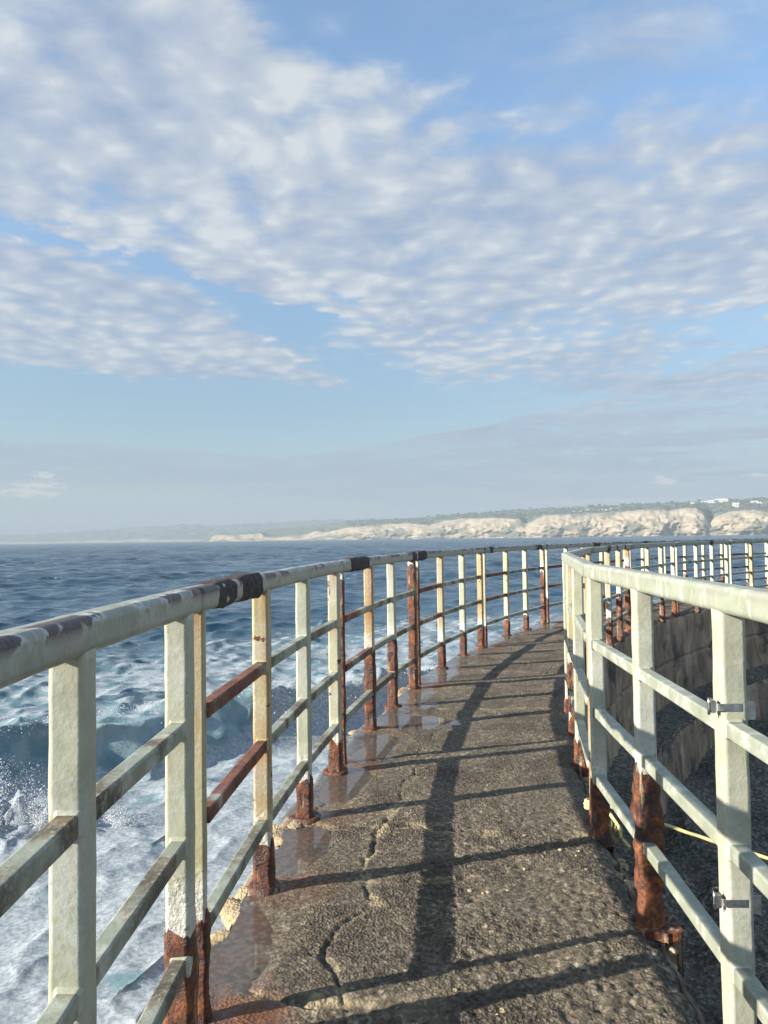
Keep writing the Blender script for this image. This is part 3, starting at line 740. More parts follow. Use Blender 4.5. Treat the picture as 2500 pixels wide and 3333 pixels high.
def build_trees():
    rt_ = np.random.RandomState(5); metas = []
    for v in range(4):
        Vv, Ff = [], []
        for b in range(7):                                             # leaf clumps spread through the crown
            c_ = rt_.normal(0, 1, 3) * (2.6, 2.2, 1.3) + (0, 0, 6.6)
            for q in range(26):
                p = c_ + rt_.normal(0, 0.95, 3); e1 = rt_.normal(0, 0.55, 3); e2 = rt_.normal(0, 0.55, 3)
                i = len(Vv); Vv += [p - e1, p + e2, p + e1, p - e2]; Ff.append((i, i + 1, i + 2, i + 3))
        crown = mesh_from(np.array(Vv), Ff, 'crown', False)
        Vt, Ft = [], []
        for k_, (bx_, by_, h0, h1, r0, r1) in enumerate(((0, 0, -1.5, 5.6, .42, .2), (1.3, .6, 3.0, 6.4, .2, .08), (-1.2, -.5, 3.4, 6.6, .18, .07))):
            i = len(Vt)
            for z_, rr_, sx in ((h0, r0, 0 if k_ else 0), (h1, r1, 1)):
                for a in range(6):
                    Vt.append((bx_ * sx + rr_ * math.cos(a * math.pi / 3), by_ * sx + rr_ * math.sin(a * math.pi / 3), z_))
            Ft += [(i + a, i + (a + 1) % 6, i + 6 + (a + 1) % 6, i + 6 + a) for a in range(6)]
        metas.append((crown, mesh_from(np.array(Vt), Ft, 'trunk')))
    for m_ in metas:
        m_[0].materials.append(M['leaf']); m_[1].materials.append(M['bark'])
    xs = list(rt_.uniform(1330, 2490, 58)) + [1392, 1408, 1446, 1470, 1492, 1530, 1544, 1600, 1640, 1790, 1800, 2060, 2075, 2440, 2470]
    for x in xs:
        j = int(np.argmin(np.abs(pxn - x))); c_ = PLN[-1 - rt_.randint(0, 9), j]
        s_ = rt_.uniform(0.75, 1.5)
        o = thing('tree', 'dark bushy tree on the skyline above the far pale cliffs', 'tree', (c_[0], c_[1], c_[2]), rt_.uniform(0, 6), 'trees along the far clifftop skyline')
        o.scale = (s_ * 1.25, s_ * 1.25, s_)
        cm, tm = metas[rt_.randint(4)]
        put('crown', cm, None, o); put('trunk', tm, None, o)
    # low scrub and groves that read as one mass
    Vv, Ff = [], []
    def clumps(PL, n, smin, smax, x_lo, x_hi, rows):
        for _ in range(n):
            j = rt_.randint(x_lo, min(x_hi, PL.shape[1])); i = rt_.randint(rows, PL.shape[0]); p0 = PL[i, j]
            s_ = rt_.uniform(smin, smax)
            for q in range(5):
                p = p0 + rt_.normal(0, 1, 3) * (s_, s_, s_ * 0.18) + (0, 0, s_ * 0.3); b = len(Vv)
                for k_ in ((1, 0, 0), (-1, 0, 0), (0, 1, 0), (0, -1, 0), (0, 0, 1), (0, 0, -.6)):
                    Vv.append(p + np.array(k_) * s_ * rt_.uniform(.45, .8, 3))
                Ff.extend((b + a, b + c2, b + d2) for a, c2, d2 in ((0, 2, 4), (2, 1, 4), (1, 3, 4), (3, 0, 4), (2, 0, 5), (1, 2, 5), (3, 1, 5), (0, 3, 5)))
    clumps(PLN, 1500, 3.5, 8.0, 150, 820, 10)
    clumps(PLF, 500, 9.0, 20.0, 100, 520, 8)
    put('clifftop_woodland', mesh_from(np.array(Vv), Ff, 'clifftop_woodland', False), M['leaf'], kind='stuff', label='dark scrub and groves covering the far clifftop slopes')


build_trees()


def box_mesh(w, d, h, name='box', z0=0.0):
    V = [(sx * w / 2, sy * d / 2, z0 + sz * h) for sz in (0, 1) for sx, sy in ((-1, -1), (1, -1), (1, 1), (-1, 1))]
    return mesh_from(np.array(V), [(3, 2, 1, 0), (4, 5, 6, 7), (0, 1, 5, 4), (1, 2, 6, 5), (2, 3, 7, 6), (3, 0, 4, 7)], name, False)


def building(x, hpx, wpx, hgt_px, label, group=None, PL=None, pxs=None):
    PL = PLN if PL is None else PL; pxs = pxn if pxs is None else pxs
    p = spot(PL, pxs, x, hpx); d_ = math.hypot(p[0], p[1]); w, h = wpx / F * d_, hgt_px / F * d_
    b = thing('building', label, 'building', (p[0], p[1], p[2] - 0.5), -math.atan2(p[0], p[1]), group)
    dep = min(w, 22)
    put('wall', box_mesh(w, dep, h + 1.5, 'wall', -1.0), M['white'], b)
    put('roof', box_mesh(w + 1.2, dep + 1.2, 0.7, 'roof', h + 0.503), M['roofm'] if wpx < 14 else M['white'], b)
    nwin = max(2, int(w / 6)); wm = box_mesh(1.8, 0.3, h * 0.34, 'window', 0.0)
    for i in range(nwin):
        put('window', wm, M['glass'], b, ((i + 0.5 - nwin / 2) * w / nwin, -dep / 2 - 0.1, h * 0.35))


for i, (cx_, cyy, w_, h_) in enumerate([(822, 147, 8, 4), (848, 146, 8, 4), (880, 143, 14, 5), (905, 143, 8, 4), (925, 142, 9, 4), (945, 141, 10, 5), (962, 140, 7, 5), (982, 137, 9, 6)]):
    building(1250 + .7535 * cx_, (265 - .0133 * cx_ - cyy) * .7535, w_ * .75, h_ * .8, 'one of the small white houses in a row above the middle cliffs', 'row of white houses above the middle cliffs')
building(1250 + .7535 * 1336, (265 - .0133 * 1336 - 112) * .7535, 12, 4, 'low white building left of the large white clifftop blocks')
building(1250 + .7535 * 1384, (265 - .0133 * 1384 - 109) * .7535, 22, 5, 'long low white building beside the large stepped clifftop block')
building(1250 + .7535 * 1418, (265 - .0133 * 1418 - 110) * .7535, 24, 8, 'white stepped block in the middle of the clifftop campus')
building(1250 + .7535 * 1460, (265 - .0133 * 1460 - 106) * .7535, 36, 10, 'widest white building on the far clifftop')
building(1250 + .7535 * 1520, (265 - .0133 * 1520 - 121) * .7535, 19, 9, 'white house with dark windows on the slope right of the campus')
building(1250 + .7535 * 1523, (265 - .0133 * 1523 - 128) * .7535, 20, 5, 'low white house just below the other slope house')
building(1250 + .7535 * 1600, (265 - .0133 * 1600 - 108) * .7535, 20, 5, 'flat white building near the right end of the skyline')
building(1250 + .7535 * 1622, (265 - .0133 * 1622 - 112) * .7535, 14, 5, 'rightmost small white building on the far skyline')
for cx_, cyy, w_ in ((350, 268, 7), (610, 262, 9), (720, 262, 7), (1060, 225, 6), (1175, 236, 8), (1290, 214, 6), (1420, 205, 9)):
    building(.7535 * cx_, (296 - .0165 * cx_ - cyy) * .7535, w_, 3.5, 'tiny pale house scattered on the hazy far hillside', 'pale houses on the hazy hillside', PLF, pxf)


# ------------------------------------------------------------------ sea wall
def edge_out(a):
    s_ = a * RL
    k_ = [(-9, .07), (0.8, .07), (1.33, .075), (1.42, .03), (1.55, .045), (1.73, .065), (2.0, .075), (2.2, .03), (2.43, .10), (2.6, .11), (2.98, .07), (3.31, .09), (3.86, .055), (4.18, .10), (4.36, .085), (4.77, .02), (5.61, .06), (6.2, .12), (6.55, .08), (7.58, .065), (8.09, .03), (9.25, .03), (10.5, .09), (12, .1), (60, .09)]
    return RL + np.interp(s_, *zip(*k_)) + 0.012 * fbm(s_ * 5, 0 * s_, 1.5, 4) + 0.02
def edge_in(a):
    s_ = a * RR
    return 18.935 + 0.03 * sstep(1.0, 0.2, s_) * (s_ > 0) + 0.022 * fbm(s_ * 2.6, 0 * s_, 6.5, 4) + 0.012 * fbm(s_ * 9, 0 * s_, 3.5, 3)


CRACKS0 = [([(0.0448, 19.945), (0.0485, 19.948), (0.055, 19.984), (0.0581, 20.004), (0.0623, 20.052), (0.0663, 20.052), (0.07, 20.051)], .013, .022),
          ([(0.0818, 19.911), (0.0857, 19.951), (0.0929, 19.98), (0.0992, 20.009), (0.1079, 19.988), (0.1156, 19.992), (0.1219, 19.968), (0.136, 19.919)], .014, .016),
          ([(0.1219, 20.50), (0.1203, 20.365), (0.1196, 20.273), (0.1179, 20.171), (0.1194, 20.065), (0.1188, 19.945), (0.1214, 19.833), (0.1193, 19.713), (0.1184, 19.559), (0.1183, 19.325), (0.119, 18.9)], .022, .015),
          ([(0.0905, 20.04), (0.0911, 19.949), (0.091, 19.856), (0.0917, 19.758), (0.0928, 19.66), (0.0942, 19.561)], .010, .012),
          ([(0.2088, 20.5), (0.2098, 20.171), (0.2101, 20.002), (0.2127, 19.8)], .012, .012), ([(0.2417, 20.308), (0.2448, 19.963), (0.2469, 19.734), (0.2491, 19.506), (0.2513, 19.28), (0.2533, 19.077)], .02, .014),
          ([(0.2855, 20.311), (0.2867, 20.044), (0.2894, 19.799), (0.2922, 19.608)], .02, .014), ([(0.1591, 20.084), (0.1583, 19.86), (0.1635, 19.7), (0.1649, 19.583)], .008, .009),
          ([(0.335, 20.4), (0.336, 19.0)], .012, .010), ([(0.42, 20.4), (0.421, 19.0)], .012, .010), ([(0.052, 20.25), (0.0505, 20.0), (0.049, 19.9)], .02, .02)]
CRACKS = [(p_, w_ * 0.62, d_ * 0.95) for p_, w_, d_ in CRACKS0 + [([(0.07, 20.051), (0.074, 20.01), (0.078, 19.96), (0.0818, 19.911)], .012, .014), ([(0.136, 19.919), (0.150, 19.95), (0.166, 19.90), (0.185, 19.93), (0.205, 19.90)], .008, .010)]]
_rk = np.random.RandomState(77)
for _k in range(11):
    _a, _r = _rk.uniform(.05, .40), _rk.uniform(19.1, 20.3); _h = _rk.choice([0.0, 1.5]) + _rk.normal(0, .5); _p = []
    for _j in range(_rk.randint(5, 12)):
        _p.append((_a, _r)); _h += _rk.normal(0, .45); _a += .10 * math.cos(_h) / RL; _r = min(20.4, max(19.0, _r + .10 * math.sin(_h)))
    CRACKS.append((_p, .0045, .009))
# puddles: centre angle, centre radius, half-length (m, along), half-width (m, across)
PUDDLES = [(.2235, 20.07, .22, .29), (.150, 20.27, .36, .11), (.1025, 20.31, .26, .09), (.0660, 20.35, .30, .11), (.186, 20.20, .34, .15)]
POSTS_L = [(-.72, 0), (.11, 0), (.85, 1), (1.75, 0), (2.52, 0), (3.35, 1), (4.26, 0), (5.0, 0), (5.8, 1), (6.83, 0), (7.71, 0), (8.55, 1), (9.58, 0), (10.42, 0), (11.3, 1)]


def seg_dist(S, R_, poly):
    best = np.full(S.shape, 9.0)
    for (a0, r0), (a1, r1) in zip(poly[:-1], poly[1:]):
        x0, x1 = a0 * RL, a1 * RL; dx, dy = x1 - x0, r1 - r0
        u = np.clip(((S - x0) * dx + (R_ - r0) * dy) / (dx * dx + dy * dy + 1e-9), 0, 1)
        best = np.minimum(best, np.hypot(S - x0 - u * dx, R_ - r0 - u * dy))
    return best


def pud_field(S, R_, i):
    a, r, hl, hw = PUDDLES[i]
    return np.hypot((S - a * RL) / hl, (R_ - r) / hw) + 0.42 * fbm(S * 5 + i * 3.1, R_ * 6, 2.0 + i, 4)


def wall_angles():
    s_ = [-4.0]
    while s_[-1] < 41:
        d_ = abs(s_[-1] + 1.27)
        s_.append(s_[-1] + (0.05 if s_[-1] < -0.1 else min(0.25, max(0.0075, 0.0026 * d_))))
    return np.array(s_) / RL


def build_wall():
    w = thing('sea_wall', 'curved weathered concrete sea wall with a rough walkway along its top', 'wall', tuple(arc(RR, 2.0)[:2]) + (-5.0,))
    off = Vector(w.location)
    a = wall_angles(); na = len(a)
    tt = np.linspace(0, 1, 190)
    ro, ri = edge_out(a), edge_in(a)
    Rg = ri[None, :] + (ro - ri)[None, :] * tt[:, None]; Ag = np.broadcast_to(a[None, :], Rg.shape); S = Ag * RL
    lat = tt[:, None] + 0 * S                                         # 0 pool side .. 1 sea side
    rough_side = np.clip(sstep(0.95, 0.35, lat + 0.25 * fbm(S * .8, Rg * .8, 1.0, 3)), 0.12, 1) * (0.45 + 0.55 * sstep(4.5, 1.2, S + 0.8 * fbm(S, Rg, 4.0, 2)))
    worn = sstep(-0.05, 0.45, fbm(S * 0.9, Rg * 1.6, 51.0, 3)); rough_side = rough_side * (1 - 0.75 * worn)
    wet = sstep(0.68, 0.95, lat + 0.20 * fbm(S * 1.1, Rg * 2.2, 3.0, 4)) * 0.75
    z = 0.010 * fbm(S * 0.9, Rg * 0.9, 2.0, 3) + 0.004 * fbm(S * 5, Rg * 5, 5.0, 3)
    f1, f2, idv = worley(S * 30, Rg * 30, 3)
    f1b, f2b, idb = worley(S * 62, Rg * 62, 11)
    f1c, f2c, idc = worley(S * 17, Rg * 17, 29)
    coarse = sstep(0.75, 0.15, lat + 0.3 * fbm(S * 1.2, Rg * 1.2, 41.0, 2)) * sstep(3.2, 1.2, S)
    agg = (0.55 - f1) * 0.0085 * (0.4 + 0.9 * idv) + (0.5 - f1b) * 0.005 * (idb > .3) + coarse * (0.5 - f1c) * 0.012 * (idc > .35)
    pits = -0.008 * sstep(0.30, 0.75, fbm(S * 13, Rg * 13, 8.0, 3)) - 0.005 * sstep(0.1, 0.6, fbm(S * 26, Rg * 26, 12.0, 2))
    pf = np.full(S.shape, 9.0)
    for i in range(len(PUDDLES)): pf = np.minimum(pf, pud_field(S, Rg, i))
    pud = sstep(1.55, 0.6, pf)
    z = z + (agg + pits) * rough_side * (1 - 0.92 * pud) * (1 - 0.55 * wet)
    z = z * (1 - pud) + pud * (-0.0065)
    z = np.where(pf > 1.55, np.maximum(z, -0.004 + 0.0 * z) * wet + z * (1 - wet), z)
    pale = np.zeros_like(S)
    Sw = S + 0.020 * fbm(S * 9, Rg * 9, 33.0, 4); Rw = Rg + 0.020 * fbm(S * 9, Rg * 9, 37.0, 4)
    jit = 0.006 * fbm(S * 22, Rg * 22, 6.0, 3); br = np.clip(0.55 + 0.75 * fbm(S * 6, Rg * 6, 15.0, 2), 0.1, 1.4); pn_ = sstep(-0.25, 0.35, fbm(S * 8, Rg * 8, 21.0, 3))
    for poly, wd, dp in CRACKS:
        ss = [p_[0] * RL for p_ in poly]; cols = np.where((a * RL > min(ss) - 0.2) & (a * RL < max(ss) + 0.2))[0]
        c0, c1 = cols[0], cols[-1] + 1
        d_ = seg_dist(Sw[:, c0:c1], Rw[:, c0:c1], poly) + jit[:, c0:c1]
        z[:, c0:c1] -= 1.2 * dp * np.exp(-(np.maximum(d_, 0) / wd) ** 2) * br[:, c0:c1]
        pale[:, c0:c1] = np.maximum(pale[:, c0:c1], (0.0 if wd < .005 else 0.7 if poly[0][0] < .2 else 0.45) * np.exp(-((d_ - wd * 1.6) / (wd * 1.5)) ** 2) * pn_[:, c0:c1])
    # broken joint: slab on the near side stands lower at the sea edge
    z -= 0.03 * sstep(0.1205, 0.1185, Ag) * sstep(0.80, 0.90, lat) * sstep(0.095, 0.115, Ag)
    # crumbling rims
    di = (Rg - ri[None, :]); do = (ro[None, :] - Rg)
    rim_w = 0.09 + 0.06 * fbm(S * 1.8, 0 * S, 9.0, 2)
    z -= 0.055 * np.clip(1 - di / rim_w, 0, 1) ** 1.6 * (1 + 0.5 * fbm(S * 12, Rg * 12, 7.0, 3))
    z -= 0.030 * np.clip(1 - do / 0.035, 0, 1) ** 2 * (1 + 0.6 * fbm(S * 12, Rg * 12, 17.0, 3))
    pale = np.maximum(pale, np.clip(1 - do / 0.035, 0, 1) * sstep(-0.2, 0.3, fbm(S * 2.2, Rg * 0, 30.0, 2)))
    # rust run-off from the posts
    rust = np.zeros_like(S)
    for k_, (s0, jt) in enumerate(POSTS_L):
        stg = 1.0 if jt else 0.5
        d_ = np.hypot((S - s0 - 0.05) / (0.34 if jt else .22), (Rg - RL + 0.10) / 0.20)
        rust = np.maximum(rust, stg * sstep(1.1, 0.2, d_ + 0.35 * fbm(S * 5, Rg * 5, 13.0, 3)))
    zr = z.copy()
    V = np.stack([CX - Rg * np.cos(Ag), CY + Rg * np.sin(Ag), zr], -1)
    me = mesh_from(V.reshape(-1, 3) - np.array(off), grid_faces(*S.shape), 'walkway_top')
    set_col(me, 'surf', np.stack([np.clip(np.maximum(wet, pud), 0, 1), rust, np.clip(pale, 0, 1), np.ones_like(S)], -1))
    put('walkway_top', me, M['concrete'], w)
    # faces below
    ac = a[::3] if na > 900 else a
    def face(name, pts, amp, mat, edge, z_edge, sgn, part=None):
        pts = np.array(pts); seg = np.hypot(*np.diff(pts, axis=0).T); cum = np.r_[0, np.cumsum(seg)]
        n = max(12, int(cum[-1] / 0.035)); q = np.linspace(0, cum[-1], n)
        off_r = np.interp(q, cum, pts[:, 0]); zz = np.interp(q, cum, pts[:, 1])
        A_ = np.broadcast_to(ac[None, :], (n, len(ac))); Z = zz[:, None] + 0 * A_; Sx = A_ * RL
        disp = amp * (fbm(Sx * 1.4, Z * 1.4 + off_r[:, None], 1.0, 5) + 0.6 * (0.5 - worley(Sx * 9, (Z + off_r[:, None]) * 9, 5)[0]))
        top = sstep(0.0, 0.12, q)[:, None]
        Rr = edge[None, :] + off_r[:, None] + sgn * disp * top
        Z = Z + 0.6 * disp * top; Z[0] = z_edge
        Vf = np.stack([CX - Rr * np.cos(A_), CY + Rr * np.sin(A_), Z], -1)
        Fg = grid_faces(n, len(ac))
        if sgn < 0: Fg = Fg[:, ::-1]
        return put(name, mesh_from(Vf.reshape(-1, 3) - np.array(off), Fg, name), mat, w)
    zi, zo = z[0][::3] if na > 900 else z[0], z[-1][::3] if na > 900 else z[-1]
    ei, eo = edge_in(ac), edge_out(ac)
    face('outer_face', [(0, 0), (0.02, -0.2), (0.12, -2.0), (0.4, -5.2)], 0.05, M['face'], eo, zo, 1)
    face('upper_inner_face', [(0, 0), (-0.02, -0.08), (-0.03, -0.70), (0.01, -0.715), (0.01, -0.725), (-0.03, -0.745), (-0.05, -1.40)], 0.022, M['face'], ei, zi, -1)
    face('rock_ledge', [(-0.03, -1.33), (-0.22, -1.42), (-0.50, -1.47)], 0.06, M['rock'], ei, ei * 0 - 1.33, -1)
    face('lower_inner_face', [(-0.46, -1.45), (-0.52, -1.52), (-0.56, -2.5)], 0.02, M['face'], ei, ei * 0 - 1.45, -1)
    # loose broken lumps along both rims
    rc = np.random.RandomState(3)
    def lump(sx, sy, sz, seed):
        u = np.linspace(0, math.pi, 7); v = np.linspace(0, 2 * math.pi, 10, endpoint=False)
        U, Vv = np.meshgrid(u, v, indexing='ij')
        X = np.stack([np.sin(U) * np.cos(Vv), np.sin(U) * np.sin(Vv), np.cos(U)], -1)
        k_ = 1 + 0.42 * fbm(X[..., 0] * 1.7 + seed, X[..., 1] * 1.7, X[..., 2] * 1.7, 3)
        k_[0] = k_[0].mean(); k_[-1] = k_[-1].mean()
        return mesh_from((X * k_[..., None] * (sx, sy, sz)).reshape(-1, 3), grid_faces(7, 10, True), 'chunk', False)
    ch = [lump(1, 1, .7, i * 3.7) for i in range(6)]
    for m_ in ch: set_col(m_, 'surf', np.tile((0, 0.08, 0.9, 1), (len(m_.vertices), 1)))
    def chunk(s0, r, zc_, sc, k_=None):
        p = arc(r, s0 * r / RL)
        o = put('broken_chunk', ch[rc.randint(6) if k_ is None else k_], M['concrete'], w, (p[0] - off.x, p[1] - off.y, zc_ - off.z), rc.uniform(0, 6))
        o.scale = sc if isinstance(sc, tuple) else (sc, sc, sc)
    for s0, r, zc_, sc in ((1.62, RL + .07, -.05, (.055, .15, .05)), (1.47, RL + .055, -.045, (.035, .10, .04)), (1.80, RL + .075, -.06, (.06, .08, .055)), (2.36, RL + .09, -.035, (.07, .06, .035)), (2.30, RL + .045, -.03, (.05, .05, .032)), (2.44, RL + .03, -.01, (.04, .05, .018)),
                           (2.46, RL + .12, -.06, (.06, .09, .06)), (3.75, RL + .06, -.03, (.03, .10, .035)), (4.25, RL + .10, -.03, (.05, .06, .03)), (5.55, RL + .06, -.03, (.05, .09, .04)), (5.80, RL + .09, -.03, (.06, .10, .04)), (.95, RL + .06, -.03, (.05, .06, .03))):
        chunk(s0, r, zc_, sc)
    for i in range(34):                                                # shelly rubble under the pool-side posts
        s0 = rc.choice([2.55, 2.7, 2.1, 1.3, .9, 8.9, 3.2]) + rc.normal(0, .12)
        chunk(s0, 18.94 + rc.uniform(-.04, .05), -.045, rc.uniform(.008, .024))
    for i in range(40):                                                # proud stones of the worn aggregate
        s0 = rc.uniform(.75, 2.4); chunk(s0, rc.uniform(18.98, 19.75), -.004, (rc.uniform(.006, .013), rc.uniform(.006, .013), .007))
    return w


WALL = build_wall()


def build_puddles():
    names = ['shallow puddle reflecting sky and a rusty post by the third post pair', 'narrow puddle beside the rusted foot of the pale green post', 'wet puddle strip between the yellow post and pale green post',
             'brown puddle at the broken sea edge nearest the camera', 'thin wet film beside the dark rusted double post']
    for i, (a, r, hl, hw) in enumerate(PUDDLES):
        n = 60; q = np.linspace(-2.0, 2.0, n)
        Sg, Rg = np.meshgrid(a * RL + q * hl, r + q * hw, indexing='ij')
        keep = (pud_field(Sg, Rg, i) < 1.6) & (Rg < edge_out(Sg / RL) - 0.012)
        V = arc(1, 0) * 0 + np.stack([CX - Rg * np.cos(Sg / RL), CY + Rg * np.sin(Sg / RL), np.full(Sg.shape, -0.0035 - 0.0004 * i)], -1)
        Fg = grid_faces(n, n); Fg = Fg[keep.ravel()[Fg].all(1)]
        Fg = Fg[:, ::-1]; used = np.unique(Fg); mp = np.zeros(n * n, int); mp[used] = np.arange(len(used))
        put('puddle', mesh_from(V.reshape(-1, 3)[used], mp[Fg], 'puddle'), M['puddle'], kind='structure', label=names[i])


build_puddles()


def build_beach():
    r = np.r_[np.arange(18.6, 15, -0.05), np.arange(15, 3, -0.35)]; a = np.r_[np.arange(-.35, 0, .02), np.arange(0, .95, 0.0045), np.arange(.95, 2.1, .02)]
    Rg, A_ = np.meshgrid(r, a, indexing='ij'); X, Y = CX - Rg * np.cos(A_), CY + Rg * np.sin(A_)
    dd = 18.45 - Rg
    z = -2.14 - 0.05 * dd + 0.30 * np.clip(0.55 - worley(X * 1.1 + 0.3 * fbm(X * 2, Y * 2, 8.0, 2), Y * 1.1, 19)[0], 0, 1) * (0.5 + worley(X * 1.1, Y * 1.1, 19)[2]) + 0.10 * fbm(X * .8, Y * .8, 1.0, 4) + 0.05 * (0.6 - worley(X * 3.3, Y * 3.3, 9)[0]) + 0.03 * fbm(X * 5, Y * 5, 3.0, 3)
    me = mesh_from(np.stack([X, Y, z], -1).reshape(-1, 3), grid_faces(*X.shape)[:, ::-1], 'rocky_beach')
    put('rocky_beach', me, M['rock'], kind='structure', label='dark barnacled rock and sand below the wall')


build_beach()


# ------------------------------------------------------------------ railings
H_TOP = 1.185                                   # centre of the handrail
H_MID = (0.262, 0.562, 0.862)


def tube(half, rad, z0, z1, nz, seed, lump=0.0015, n=3, dent=0.0):
    pr = ring(half, rad, n); zs = np.linspace(z0, z1, nz)
    Z, K = np.meshgrid(zs, np.arange(len(pr)), indexing='ij')
    x, y = pr[K, 0], pr[K, 1]; L_ = np.hypot(x, y)
    dsp = lump * fbm(x * 30 + seed, y * 30, Z * 9, 3)
    V = np.stack([x + dsp * x / L_, y + dsp * y / L_, Z], -1).reshape(-1, 3)
    m_ = len(pr)
    Fg = grid_faces(nz, m_, True).tolist()
    return mesh_from(V, cap(V, Fg, m_, nz), 'tube')


def crust(half, rad, z0, z1, seed, fat=0.006, n=4):
    """rusted sleeve: lumpy, uneven upper edge that dives under the paint"""
    pr = ring(half, rad, n); m_ = len(pr); nz = max(10, int((z1 - z0) / 0.014))
    T_, K = np.meshgrid(np.linspace(0, 1, nz), np.arange(m_), indexing='ij')
    x, y = pr[K, 0], pr[K, 1]; L_ = np.hypot(x, y); nx, ny = x / L_, y / L_
    ztop = z1 + 0.05 * fbm(nx * 1.6 + seed, ny * 1.6, 0.3, 2) + 0.014 * fbm(nx * 9 + seed, ny * 9, 0.3, 3)
    Z = z0 + (ztop - z0) * T_
    th = 0.003 + fat * (0.55 + 0.9 * fbm(x * 26 + seed, y * 26, Z * 13, 4)) + 0.5 * fat * fbm(x * 7, y * 7 + seed, Z * 5, 2)
    th = np.where(T_ > 0.9, th * (1 - (T_ - 0.9) / 0.1) - 0.004 * (T_ - 0.9) / 0.1, th)
    th = th + 0.012 * np.clip(1 - (Z - z0) / 0.06, 0, 1) * (fat > 0.004)
    V = np.stack([x + th * nx, y + th * ny, Z], -1).reshape(-1, 3)
    return mesh_from(V, grid_faces(nz, m_, True), 'crust')


def flange(seed, rad=0.075, hgt=0.022):
    u = np.linspace(0, 1, 6); v = np.linspace(0, 2 * math.pi, 18, endpoint=False); U, A_ = np.meshgrid(u, v, indexing='ij')
    k_ = 1 + 0.30 * fbm(np.cos(A_) * 1.5 + seed, np.sin(A_) * 1.5, 0.0, 3)
    rr_ = rad * k_ * np.array([1.12, 1.10, 1.0, .8, .5, .0])[:, None] ; zz = np.array([-.06, -.01, hgt * .8, hgt, hgt * 1.05, hgt * 1.1])[:, None] + 0.006 * fbm(np.cos(A_) * 4 + seed, np.sin(A_) * 4, U * 3, 2) * (U > .1)
    return mesh_from(np.stack([rr_ * np.cos(A_), rr_ * np.sin(A_), zz + 0 * A_], -1).reshape(-1, 3), grid_faces(6, 18, True), 'flange')


